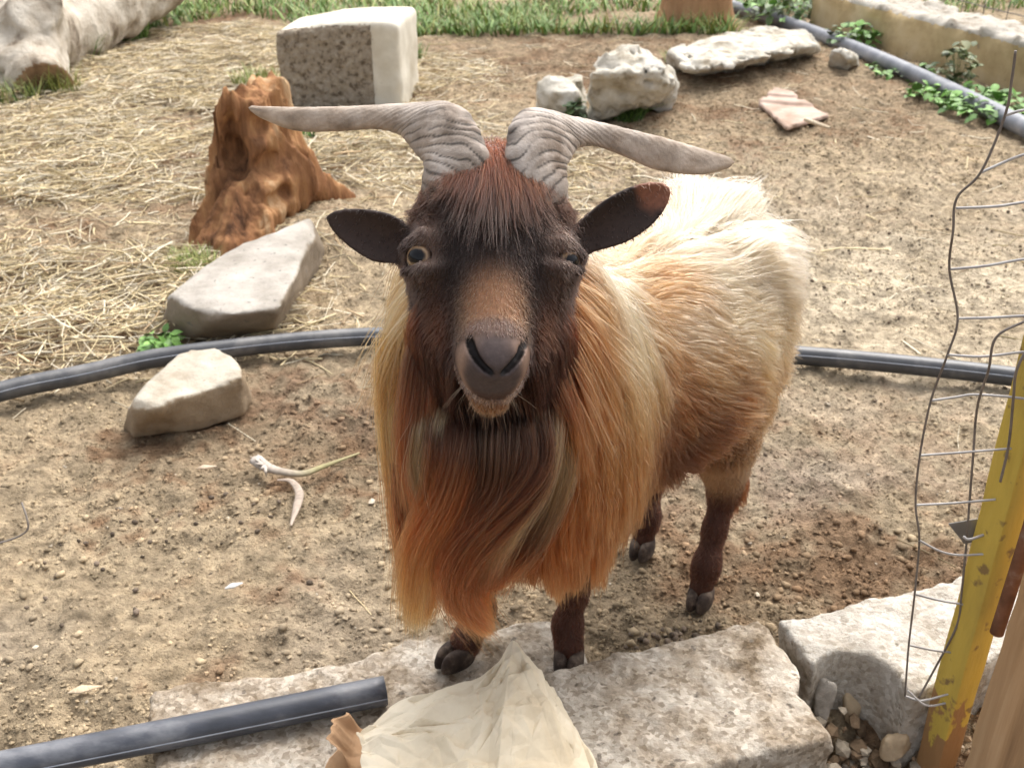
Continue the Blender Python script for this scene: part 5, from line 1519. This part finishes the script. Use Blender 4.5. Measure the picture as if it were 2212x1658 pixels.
# three strong folds running back from the front
for (xa_, ya1, xb_, yb1, ww, hh) in ((1110, 1410, 1075, 1660, 0.012, 0.010), (1120, 1440, 1230, 1600, 0.012, 0.010), (1000, 1640, 1130, 1520, 0.014, 0.008), (900, 1660, 1040, 1560, 0.012, 0.006)):
    a_ = at_z(xa_, ya1, .17)[:2]; b_ = at_z(xb_, yb1, .17)[:2]
    e_ = (b_ - a_) / np.linalg.norm(b_ - a_)
    dd = (Gp[..., 0] - a_[0]) * -e_[1] + (Gp[..., 1] - a_[1]) * e_[0]
    tt_ = ((Gp[..., 0] - a_[0]) * e_[0] + (Gp[..., 1] - a_[1]) * e_[1]) / np.linalg.norm(b_ - a_)
    cr = cr + hh * np.maximum(1 - np.abs(dd) / ww, 0) * sstep(-0.1, 0.1, tt_) * sstep(1.1, 0.85, tt_)
Gp[..., 2] += cr
u_ = np.linspace(0, 1, 220)[None, :]
jag = 0.007 * fbm(np.linspace(0, 4, 160), np.zeros(160), np.zeros(160), 1.7, 3, 97)
Gp[..., 0] += (jag[:, None] * sstep(0.10, 0.0, u_))
link('upper_sheet', sheet_mesh('upper_sheet', Gp, M_PAPER), bag)
low_c = [[(745, 1585, .110), (860, 1560, .112), (980, 1540, .112), (1110, 1490, .114), (1190, 1490, .114)],
         [(722, 1620, .135), (850, 1615, .112), (980, 1600, .112), (1120, 1570, .112), (1240, 1570, .111)],
         [(716, 1660, .140), (850, 1660, .112), (990, 1660, .112), (1130, 1650, .112), (1270, 1640, .110)],
         [(705, 1730, .120), (850, 1740, .112), (1000, 1750, .112), (1150, 1750, .112), (1310, 1720, .108)]]
Gl = patch(low_c, 90, 60)
Gl[..., 2] += crumple(Gl, np.random.default_rng(8), 0.003, 50)
ul = np.linspace(0, 1, 90)[None, :]
jag = 0.010 * fbm(np.linspace(0, 3, 60), np.zeros(60) + 5, np.zeros(60), 1.9, 3, 99)
Gl[..., 0] += jag[:, None] * sstep(0.10, 0.0, ul)
Gl[..., 2] += 0.035 * sstep(0.10, 0.0, ul) ** 1.5
link('lower_sheet', sheet_mesh('lower_sheet', Gl, M_KRAFT), bag)

# ================================================================== wire mesh, posts
M_WIRE = nmat('galvanised_wire', [(0.3, (0.26, 0.245, 0.235)), (0.6, (0.42, 0.405, 0.395)), (0.8, (0.52, 0.51, 0.50))], scale=30, rough=0.5, spec=0.5)
M_WIREB = nmat('rusty_wire', [(0.3, (0.11, 0.09, 0.075)), (0.6, (0.19, 0.165, 0.145)), (0.8, (0.28, 0.25, 0.22))], scale=30, rough=0.6, spec=0.4)
fen = thing('wire_fence', tuple(at_y(1990, 1520, 1.03)), 'sagging galvanised wire mesh fence along the right edge', 'fence')
def wire(pts, r=0.0016, mat=None, d0=1.03, n=40):
    P_ = [at_y(q[0], q[1], q[2] if len(q) > 2 else d0) for q in pts]
    link('wire', tube_mesh('wire', spline(P_, n), r, mat or M_WIRE, 7), fen)
wire([(2193, 110, .99), (2185, 170, .99), (2170, 250, .995), (2118, 372, 1.0), (2066, 428, 1.01), (2058, 500, 1.01), (2050, 582, 1.02), (2068, 688, 1.02), (2045, 768, 1.02), (2010, 865), (1986, 985), (1977, 1088), (1985, 1167), (1975, 1282), (1962, 1395), (1954, 1502)], 0.0013, M_WIREB, n=110)
wire([(2300, 660, .99), (2211, 695, .99), (2150, 730, .995), (2134, 800, 1.0), (2110, 880), (2101, 985), (2092, 1100), (2086, 1180), (2076, 1280), (2066, 1350), (2020, 1440), (1984, 1505)], 0.0014, M_WIREB, n=90)
wire([(2225, 740, .99), (2195, 800, .99), (2188, 860, 1.0), (2178, 960, 1.01), (2160, 1040, 1.01)], 0.0015, M_WIREB)
for L_ in ([(2118, 373, 1.0), (2165, 352, 1.0), (2215, 333, .99), (2330, 300, .98)], [(2170, 250, .995), (2215, 238, .99), (2330, 225, .98)], [(2064, 450, 1.01), (2150, 446, 1.0), (2211, 437, 1.0), (2330, 420, .99)], [(2050, 582, 1.02), (2130, 574, 1.01), (2211, 560, 1.0), (2330, 548, .99)],
           [(2068, 688, 1.02), (2140, 686, 1.01), (2211, 682, 1.0), (2330, 678, .99)], [(2045, 766, 1.02), (2110, 770, 1.01), (2160, 766, 1.01), (2211, 760, 1.0), (2330, 752, .99)], [(2010, 865, 1.03), (2060, 858, 1.03), (2100, 852, 1.03), (2160, 855, 1.02), (2225, 862, 1.01)],
           [(1986, 983, 1.03), (2060, 978, 1.03), (2185, 968, 1.02)], [(1978, 1090, 1.03), (2060, 1086, 1.03), (2150, 1078, 1.02)], [(1984, 1166, 1.03), (2030, 1190, 1.03), (2070, 1198, 1.03), (2125, 1196, 1.02)],
           [(1975, 1282, 1.03), (2030, 1296, 1.03), (2090, 1306, 1.03)], [(1962, 1392, 1.03), (2020, 1404, 1.03), (2080, 1410, 1.03)], [(1954, 1502, 1.03), (1990, 1512, 1.025), (2040, 1500, 1.02), (2075, 1490, 1.02)], [(1960, 1490, 1.03), (2000, 1522, 1.02), (2050, 1516, 1.02)]):
    wire(L_, 0.0014, M_WIRE)
M_PLATE = nmat('grey_sheet_metal', [(0.3, (0.12, 0.11, 0.10)), (0.7, (0.22, 0.205, 0.19))], scale=20, rough=0.5, spec=0.5, bump=0.1, bscale=60)
pc = [at_y(2047, 1130, 1.045), at_y(2140, 1114, 1.05), at_y(2150, 1160, 1.045), at_y(2082, 1174, 1.04)]
pn = np.cross(pc[1] - pc[0], pc[3] - pc[0]); pn /= np.linalg.norm(pn)
bm = bmesh.new()
vs = [bm.verts.new(q + pn * s_) for s_ in (0.0008, -0.0008) for q in pc]
bm.faces.new(vs[:4]); bm.faces.new(vs[4:][::-1])
for q in range(4): bm.faces.new((vs[q], vs[4 + q], vs[4 + (q + 1) % 4], vs[(q + 1) % 4]))
bmesh.ops.recalc_face_normals(bm, faces=bm.faces)
bmesh.ops.bevel(bm, geom=[e for e in bm.edges], offset=0.0004, segments=1, affect='EDGES')
me = bpy.data.meshes.new('bracket'); bm.to_mesh(me); bm.free(); me.materials.append(M_PLATE)
brk = thing('metal_bracket', tuple(pc[3]), 'bent grey metal bracket plate wired beside the yellow post', 'bracket')
link('plate', me, brk)
link('tie_wire', tube_mesh('tie_wire', spline([at_y(2080, 1158, 1.025), at_y(2095, 1164, 1.02), at_y(2140, 1148, 1.03)], 14), 0.0017, M_WIRE, 7), brk)

M_YEL = None
def post_mat():
    m = nmat('worn_yellow_paint', [(0.30, (0.36, 0.27, 0.07)), (0.5, (0.58, 0.43, 0.085)), (0.7, (0.66, 0.51, 0.13))], scale=9, rough=0.65, bump=0.6, bscale=60, spec=0.25, stretch=(1, 1, 0.25), dist=0.004, speck=(0.25, 0.17, 0.07), speck_scale=46, speck_lo=0.60)
    t = m.node_tree; N = t.nodes; L = t.links
    b_ = N['Principled BSDF']
    src = b_.inputs['Base Color'].links[0].from_socket
    tc = N.new('ShaderNodeTexCoord'); sp = N.new('ShaderNodeSeparateXYZ'); L.new(tc.outputs['Object'], sp.inputs[0])
    nz = N.new('ShaderNodeTexNoise'); nz.inputs['Scale'].default_value = 26; nz.inputs['Detail'].default_value = 8
    mp = N.new('ShaderNodeMapping'); mp.inputs['Scale'].default_value = (1.6, 1.6, 0.8); L.new(tc.outputs['Object'], mp.inputs[0]); L.new(mp.outputs[0], nz.inputs['Vector'])
    ma = N.new('ShaderNodeMath'); ma.operation = 'MULTIPLY_ADD'; ma.inputs[1].default_value = 0.45; L.new(nz.outputs['Fac'], ma.inputs[0]); L.new(sp.outputs['Z'], ma.inputs[2])
    rp = N.new('ShaderNodeValToRGB'); rp.color_ramp.elements[0].position = 0.325; rp.color_ramp.elements[1].position = 0.34; L.new(ma.outputs[0], rp.inputs[0])
    mx = N.new('ShaderNodeMix'); mx.data_type = 'RGBA'; L.new(rp.outputs[0], mx.inputs[0]); mx.inputs[6].default_value = (0.33, 0.19, 0.085, 1); L.new(src, mx.inputs[7])
    L.new(mx.outputs[2], b_.inputs['Base Color'])
    return m
M_YEL = post_mat()
M_PLANK = nmat('wood_plank', [(0.28, (0.22, 0.13, 0.065)), (0.48, (0.40, 0.25, 0.13)), (0.70, (0.52, 0.36, 0.21))], scale=14, detail=8, rough=0.75, bump=0.5, bscale=34, spec=0.25, stretch=(2.2, 2.2, 0.12), dist=0.003)
def plank(name, c, w_, d_, z0, z1, ang, mat, label, cat, seed, lean=(0, 0), rag=0.003):
    nz_, nw = int((z1 - z0) / 0.012), 5
    prof = []
    bv = 0.004
    for (sx, sy) in ((-1, -1), (1, -1), (1, 1), (-1, 1)):
        for q in range(3):
            a_ = math.atan2(sy, sx) - math.pi / 4 + q * math.pi / 4
            prof.append((sx * (w_ / 2 - bv) + bv * math.cos(a_), sy * (d_ / 2 - bv) + bv * math.sin(a_)))
    ring = []
    for i_ in range(len(prof)):
        p0_, p1_ = np.array(prof[i_]), np.array(prof[(i_ + 1) % len(prof)])
        k_ = max(1, int(np.linalg.norm(p1_ - p0_) / 0.008))
        for q in range(k_): ring.append(p0_ + (p1_ - p0_) * q / k_)
    ring = np.array(ring); m_ = len(ring)
    zs_ = np.linspace(z0, z1, nz_)
    cs, sn = math.cos(ang), math.sin(ang)
    V = np.zeros((nz_, m_, 3))
    for i_, z_ in enumerate(zs_):
        nn = rag * fbm(ring[:, 0] + 3, ring[:, 1], np.full(m_, z_ * 0.25), 60, 2, seed) + rag * 1.6 * np.minimum(fbm(ring[:, 0], ring[:, 1] + 5, np.full(m_, z_), 26, 2, seed + 3) + 0.55, 0)
        r_ = ring * (1 + (nn / (np.linalg.norm(ring, axis=1) + 1e-6))[:, None])
        V[i_, :, 0] = c[0] + lean[0] * z_ + r_[:, 0] * cs - r_[:, 1] * sn
        V[i_, :, 1] = c[1] + lean[1] * z_ + r_[:, 0] * sn + r_[:, 1] * cs
        V[i_, :, 2] = z_ + (0.004 * vnoise(ring[:, 0] * 60, ring[:, 1] * 60, 0 * ring[:, 0], seed + 8) if i_ in (0, nz_ - 1) else 0)
    V = np.vstack([V.reshape(-1, 3), [[c[0] + lean[0] * z1, c[1] + lean[1] * z1, z1]], [[c[0] + lean[0] * z0, c[1] + lean[1] * z0, z0]]])
    F = [(i_ * m_ + j_, i_ * m_ + (j_ + 1) % m_, (i_ + 1) * m_ + (j_ + 1) % m_, (i_ + 1) * m_ + j_) for i_ in range(nz_ - 1) for j_ in range(m_)]
    tt_, bb_ = nz_ * m_, nz_ * m_ + 1
    F += [((nz_ - 1) * m_ + j_, (nz_ - 1) * m_ + (j_ + 1) % m_, tt_) for j_ in range(m_)] + [((j_ + 1) % m_, j_, bb_) for j_ in range(m_)]
    me = bpy.data.meshes.new(name)
    me.from_pydata([tuple(v) for v in V], [], F)
    me.polygons.foreach_set('use_smooth', np.ones(len(me.polygons), bool))
    me.set_sharp_from_angle(angle=math.radians(40))
    me.materials.append(mat)
    return tag(shift_to_base(link(name, me)), label, cat)
plank('fence_post', (0.563, 1.030), 0.036, 0.038, -0.03, 0.92, math.radians(24), M_YEL, 'weathered wooden post with worn yellow paint holding the wire mesh', 'post', 441, (0.008, 0), 0.0012)
plank('wooden_plank', (0.628, 0.955), 0.145, 0.030, -0.03, 0.80, math.radians(12), M_PLANK, 'brown wood grained plank standing nearest in the bottom right corner', 'plank', 451, (0.03, 0), 0.002)
rr0 = at_y(2152, 1366, 0.985)
rod = tube_mesh('rusty_rod', spline([rr0, rr0 + np.array([0.005, 0, 0.15]), rr0 + np.array([0.012, 0, 0.45])], 20), 0.0080, nmat('rust', [(0.3, (0.10, 0.045, 0.025)), (0.55, (0.20, 0.095, 0.055)), (0.75, (0.33, 0.28, 0.24))], scale=26, rough=0.8, bump=0.4, bscale=90, spec=0.3, dist=0.002), 14)
tag(shift_to_base(link('rusty_rod', rod)), 'rusty brown iron rod between the yellow post and the plank', 'rod')

# mesh fence on top of the far wall
M_DARKW = nmat('old_wire', [(0.3, (0.10, 0.09, 0.085)), (0.7, (0.2, 0.19, 0.18))], scale=20, rough=0.6)
ff = thing('chain_fence', (*(wa + wdir * 2.0 + wn * 0.33), 0), 'fine wire fence standing behind the low wall', 'fence')
P0 = wa + wn * 0.33
for q in range(30):
    s0 = 0.1 + q * 0.15
    a_ = np.array([*(P0 + wdir * s0), 0.0]); b_ = np.array([*(P0 + wdir * (s0 + 0.02 * math.sin(q * 2.1))), 0.95])
    link('wire', tube_mesh('wire', np.array([a_, (a_ + b_) / 2 + np.array([0.01 * math.sin(q), 0, 0]), b_]), 0.0022, M_DARKW, 5), ff)
for q in range(7):
    z_ = 0.12 + q * 0.135
    P_ = [np.array([*(P0 + wdir * s_), z_ + 0.012 * math.sin(s_ * 3 + q)]) for s_ in np.linspace(0.05, 4.6, 24)]
    link('wire', tube_mesh('wire', np.array(P_), 0.0022, M_DARKW, 5), ff)

# ================================================================== small things on the ground
M_TILE = nmat('pink_tile', [(0.35, (0.30, 0.21, 0.155)), (0.55, (0.44, 0.33, 0.27)), (0.75, (0.52, 0.41, 0.345))], scale=8, rough=0.85, bump=0.3, bscale=50, spec=0.2, dist=0.004)
tpts = [at_z(x_, y_, .02)[:2] for x_, y_ in ((1640, 216), (1672, 188), (1712, 196), (1728, 212), (1792, 242), (1700, 268))]
tc_ = np.mean(tpts, 0)
def tilefn(X, Y, Z):
    D = d_poly(X[:, :, 0], Y[:, :, 0], tpts)[:, :, None] + 0.004 * fbm(X, Y, Z, 25, 2, 461)
    s_ = (X - tc_[0]) * 0.35 + (Y - tc_[1]) * 0.94
    prof = 0.010 + 0.012 * sstep(-0.03, -0.015, s_) - 0.012 * sstep(0.04, 0.055, s_) + 0.010 * sstep(0.11, 0.12, s_)
    return smax(D, np.maximum(Z - prof + 0.002 * fbm(X, Y, Z, 30, 2, 471), -0.01 - Z), 0.005)
V, Q = sdf_mesh(tilefn, (*(np.min(tpts, 0) - 0.03), -0.02), (*(np.max(tpts, 0) + 0.03), 0.07), 0.0075)
tag(base_mesh('tile_shard', V, Q, M_TILE), 'broken pinkish ridged tile lying on the far right soil', 'tile')

def vcol_tube(name, pts, rad, cols, seg=9, flat=1.0):
    n_ = 40
    P_ = spline(pts, n_)
    R2 = np.interp(np.linspace(0, 1, n_), np.linspace(0, 1, len(rad)), rad)
    V, F = tube(P_, R2, seg, cap=False)
    V = V.reshape(n_, seg, 3)
    c = P_[:, None]
    V = c + (V - c) * np.array([1, 1, flat])
    cc = np.stack([np.interp(np.linspace(0, 1, n_), np.linspace(0, 1, len(cols)), [q[k_] for q in cols]) for k_ in range(3)], 1)
    cc = np.repeat(cc, seg, 0) * (1 + 0.12 * rng.normal(0, 1, (n_ * seg, 1)))
    return mesh_np(name, V.reshape(-1, 3), np.array(F), M_STALK, cols=np.clip(cc, 0.02, 0.9))
M_STALK = attr_mat('dry_stalk', 0.7, 0.25)
g0 = lambda x_, y_, h=0.008: at_z(x_, y_, h)
st = thing('dried_stalk', tuple(g0(640, 1020, 0)), 'bleached dried leek stalk with a frayed white end on the soil', 'dried stalk')
link('stem', vcol_tube('stem', [g0(552, 992, .012), g0(575, 1008, .012), g0(610, 1018, .012), g0(655, 1022, .012), g0(700, 1006, .012), g0(776, 978, .016)], [0.014, 0.012, 0.009, 0.008, 0.006, 0.0025], [(0.40, 0.355, 0.31), (0.36, 0.31, 0.265), (0.31, 0.26, 0.20), (0.27, 0.245, 0.12), (0.30, 0.26, 0.14)], flat=0.6), st)
for q, (x_, y_) in enumerate(((540, 985), (545, 1000), (556, 980), (560, 1018), (575, 1030), (548, 992))):
    link('fibre', vcol_tube('fibre', [g0(572, 1003, .014), g0((572 + x_) / 2, (1003 + y_) / 2, .02), g0(x_, y_, .006)], [0.004, 0.003, 0.0008], [(0.42, 0.38, 0.34), (0.35, 0.30, 0.25)], 6, 0.5), st)
s2 = link('dried_strip', vcol_tube('dried_strip', [g0(600, 1036), g0(628, 1038, .014), g0(646, 1062, .016), g0(642, 1090, .012), g0(628, 1134)], [0.003, 0.006, 0.008, 0.008, 0.002], [(0.30, 0.24, 0.19), (0.32, 0.26, 0.21), (0.36, 0.295, 0.24)], flat=0.35))
tag(shift_to_base(s2), 'curled dry brown strip just below the bleached stalk', 'dried leaf')
s3 = link('dried_leaf', vcol_tube('dried_leaf', [g0(424, 1012), g0(440, 1008, .012), g0(468, 1006)], [0.001, 0.008, 0.001], [(0.40, 0.30, 0.21), (0.45, 0.36, 0.27)], flat=0.3))
tag(shift_to_base(s3), 'small dry brown leaf below the pale wedge rock', 'dried leaf')
s4 = link('dried_leaf', vcol_tube('dried_leaf', [g0(146, 1495), g0(175, 1488, .012), g0(222, 1480)], [0.001, 0.009, 0.001], [(0.50, 0.40, 0.28), (0.45, 0.34, 0.23)], flat=0.3))
tag(shift_to_base(s4), 'curled tan leaf on the soil left of the low slab', 'dried leaf')
s5 = link('paper_scrap', vcol_tube('paper_scrap', [g0(486, 1270), g0(502, 1264, .01), g0(524, 1258)], [0.002, 0.007, 0.002], [(0.5, 0.49, 0.47), (0.48, 0.47, 0.45)], flat=0.35))
tag(shift_to_base(s5), 'tiny white scrap on the bare soil left of the beard', 'scrap')
tag(shift_to_base(link('bent_wire', tube_mesh('bent_wire', spline([g0(-60, 1190, .01), g0(0, 1172, .012), g0(40, 1158, .018), g0(60, 1142, .03), g0(58, 1118, .045), g0(47, 1085, .06)], 40), 0.0017, M_WIREB, 7))), 'bent rusty wire sticking out at the left edge', 'wire')
tag(shift_to_base(link('dry_stick', vcol_tube('dry_stick', [at_z(1738, 258, .02), at_z(1765, 268, .015), at_z(1792, 277, .01)], [0.008, 0.008, 0.006], [(0.6, 0.5, 0.36), (0.55, 0.45, 0.32)]))), 'short pale stick poking out from under the pink tile', 'stick')

# ================================================================== plants
M_LEAF = attr_mat('green_leaf', 0.55, 0.35)
def blades(n, pos, h, spread, wid, cols, droop=0.6, flare=0.5):
    a = rng.uniform(0, 2 * math.pi, n); r = spread * np.sqrt(rng.uniform(0, 1, n))
    P_ = pos + np.stack([np.cos(a) * r, np.sin(a) * r, 0 * a], 1) if np.ndim(pos) == 1 else pos
    d = rng.uniform(0, 2 * math.pi, n)
    out = np.stack([np.cos(d), np.sin(d), 0 * d], 1); sd = np.stack([-np.sin(d), np.cos(d), 0 * d], 1)
    L = h * rng.uniform(0.5, 1.15, n); fl = flare * rng.uniform(0.1, 1.3, n); dr = droop * rng.uniform(0, 1, n)
    u = np.linspace(0, 1, 5)
    C = P_[:, None] + L[:, None, None] * (out[:, None] * (fl[:, None] * u + dr[:, None] * 0.6 * u ** 2)[..., None] + np.array([0, 0, 1.0]) * ((u - dr[:, None] * 0.55 * u ** 2.5))[..., None])
    wv = wid * rng.uniform(0.6, 1.2, n)[:, None] * (1 - u ** 1.6) + 0.0002
    V = np.stack([C - sd[:, None] * wv[..., None], C + np.array([0, 0, 1.0]) * (wv * 0.35)[..., None] , C + sd[:, None] * wv[..., None]], 2)
    V = V.reshape(n, 15, 3)
    F = []
    for i_ in range(4):
        for j_ in range(2): F.append((i_ * 3 + j_, i_ * 3 + j_ + 1, (i_ + 1) * 3 + j_ + 1, (i_ + 1) * 3 + j_))
    F = (np.array(F)[None] + 15 * np.arange(n)[:, None, None]).reshape(-1, 4)
    cols = np.asarray(cols)
    c = cols[rng.integers(0, len(cols), n)] * rng.uniform(0.7, 1.3, (n, 1))
    return V.reshape(-1, 3), F, np.repeat(c, 15, 0)
GRN = [(0.12, 0.23, 0.045), (0.17, 0.28, 0.06), (0.085, 0.16, 0.035)]
YGR = [(0.24, 0.27, 0.07), (0.30, 0.30, 0.10), (0.18, 0.24, 0.06)]
DGR = [(0.05, 0.085, 0.03), (0.08, 0.12, 0.045)]
def tuft(xd, yd, n, h, spread, wid, cols, label, **kw):
    p = at_z(xd, yd, 0.0)
    p[2] = float(ground_h(p[0], p[1]))
    V, F, c = blades(n, p, h, spread, wid, cols, **kw)
    return tag(base_mesh('grass_tuft', V, F, M_LEAF, cols=c), label, 'grass tuft', 'grass tufts in the pen')
tuft(255, 78, 420, 0.19, 0.17, 0.0045, GRN, 'bright green grass tuft at the right end of the bleached log')
tuft(172, 130, 260, 0.15, 0.10, 0.0035, GRN + YGR, 'green grass tuft growing against the fork of the bleached log')
tuft(40, 215, 160, 0.12, 0.10, 0.003, YGR + DGR, 'sparse grass in front of the log left of its sawn end')
tuft(140, 200, 90, 0.15, 0.07, 0.0025, YGR, 'thin pale grass beside the sawn end of the log')
tuft(407, 572, 420, 0.055, 0.075, 0.0022, YGR, 'low yellow green tuft behind the flat topped boulder', flare=0.9)
tuft(555, 188, 160, 0.09, 0.10, 0.003, YGR, 'pale green tuft between stump and stone block')
tuft(1345, 250, 520, 0.10, 0.085, 0.0022, DGR + GRN, 'dark green needle leaved tuft under the hollow white rock', flare=0.9)
tuft(885, 130, 120, 0.12, 0.07, 0.003, GRN, 'small green tuft at the right foot of the stone block')
tuft(640, 300, 120, 0.08, 0.07, 0.0028, GRN + DGR, 'faint green tuft just right of the rotten stump')
tuft(1462, 145, 120, 0.07, 0.06, 0.003, GRN + YGR, 'little tuft between the hollow rock and the long white slab')
def weed(xd, yd, n, size, h, leaf, cols, label, z0=None, pos=None, upright=0.5, name='weed_plant'):
    p = at_z(xd, yd, 0.0) if pos is None else np.asarray(pos, float)
    if pos is None: p[2] = float(ground_h(p[0], p[1]))
    t = thing(name, tuple(p), label, 'weed', 'weeds in the pen')
    Vs, Fs, Cs = [], [], []
    Vt, Ft = [], []
    k_ = 0
    cols = np.asarray(cols)
    for q in range(n):
        a = rng.uniform(0, 2 * math.pi); r = size * math.sqrt(rng.uniform(0, 1)); hz = h * rng.uniform(0.25, 1.0) * (1 - 0.35 * r / size)
        c = p + np.array([math.cos(a) * r, math.sin(a) * r, hz])
        d = np.array([math.cos(a + rng.normal(0, 0.8)), math.sin(a + rng.normal(0, 0.8)), rng.normal(0.15, 0.35)]); d /= np.linalg.norm(d)
        s_ = np.cross(d, [0, 0, 1.0]); s_ /= np.linalg.norm(s_); up_ = np.cross(s_, d)
        l_ = leaf * rng.uniform(0.6, 1.25); w_ = l_ * rng.uniform(0.32, 0.46)
        prof = [(0, 0.0), (0.2, 0.7), (0.45, 1.0), (0.75, 0.72), (1.0, 0.0)]
        base_ = len(Vs)
        for (uu, ww) in prof:
            m_ = c + d * l_ * (uu - 0.3) - up_ * l_ * 0.25 * uu * uu
            Vs += [m_ - s_ * w_ * ww + up_ * 0.12 * l_ * ww, m_ - up_ * 0.02 * l_, m_ + s_ * w_ * ww + up_ * 0.12 * l_ * ww]
        for i_ in range(4):
            for j_ in range(2): Fs.append((base_ + i_ * 3 + j_, base_ + i_ * 3 + j_ + 1, base_ + (i_ + 1) * 3 + j_ + 1, base_ + (i_ + 1) * 3 + j_))
        Cs += [cols[rng.integers(0, len(cols))] * rng.uniform(0.7, 1.3)] * 15
        if q % 3 == 0:
            sv, sf = tube(np.array([p + (c - p) * 0.1 * np.array([1, 1, 0]), p + (c - p) * np.array([0.6, 0.6, 0.6]), c]), 0.0012, 4, False)
            Ft += [tuple(i_ + len(Vt) for i_ in f) for f in sf]; Vt += list(sv)
    link('leaves', mesh_np('leaves', np.array(Vs), np.array(Fs), M_LEAF, cols=np.array(Cs)), t)
    link('stems', mesh_np('stems', np.array(Vt), np.array(Ft), M_LEAF, cols=np.tile([0.14, 0.16, 0.06], (len(Vt), 1))), t)
    return t
BR = [(0.13, 0.27, 0.05), (0.17, 0.33, 0.07), (0.09, 0.19, 0.04)]
weed(352, 742, 46, 0.045, 0.055, 0.034, BR, 'bright green leafy weed at the front left corner of the flat topped boulder')
weed(1690, 55, 200, 0.22, 0.22, 0.055, BR + DGR, 'rounded leafy green weed where the low wall begins')
weed(1845, 105, 110, 0.14, 0.13, 0.045, BR + DGR, 'small leafy weed behind the grey pipe nearest the far rocks')
weed(2062, 195, 60, 0.08, 0.24, 0.05, [(0.14, 0.17, 0.06), (0.18, 0.19, 0.08), (0.10, 0.13, 0.05)], 'tall olive weed standing against the middle of the low wall')
weed(2060, 218, 150, 0.20, 0.07, 0.045, BR, 'creeping green weed at the foot of the tall olive weed')
weed(2155, 248, 220, 0.22, 0.09, 0.048, BR, 'creeping green weed between grey pipe and wall near the right edge')
weed(1950, 160, 80, 0.18, 0.05, 0.04, BR + DGR, 'sparse creeping weed halfway along the grey pipe')
weed(1640, 30, 60, 0.12, 0.13, 0.05, DGR + BR, 'dark leafy weed right beside the brown trunk')
weed(1240, 262, 30, 0.04, 0.10, 0.05, DGR, 'few dark leaves between the low white rock and the hollow rock')
# green strip at the back of the pen
n = 26000
yy = 6.15 + 5.0 * rng.uniform(0, 1, n) ** 1.6; xx = rng.uniform(-1, 1, n) * (0.62 * yy)
k = (fbm(xx, yy, 0 * xx, 1.2, 2, 481) > -0.55 + 0.5 * sstep(6.7, 6.15, yy)) & ((xx < 1.25) | (yy > 6.9)) & ((xx > -2.2) | (yy > 7.2))
xx, yy = xx[k], yy[k]
V, F, c = blades(len(xx), np.stack([xx, yy, ground_h(xx, yy)], 1), 0.13, 0, 0.0055, GRN + GRN + YGR, droop=1.0, flare=0.9)
tag(link('grass', mesh_np('grass', V, F, M_LEAF, cols=c)), 'green grass growing along the back of the pen', kind='stuff')
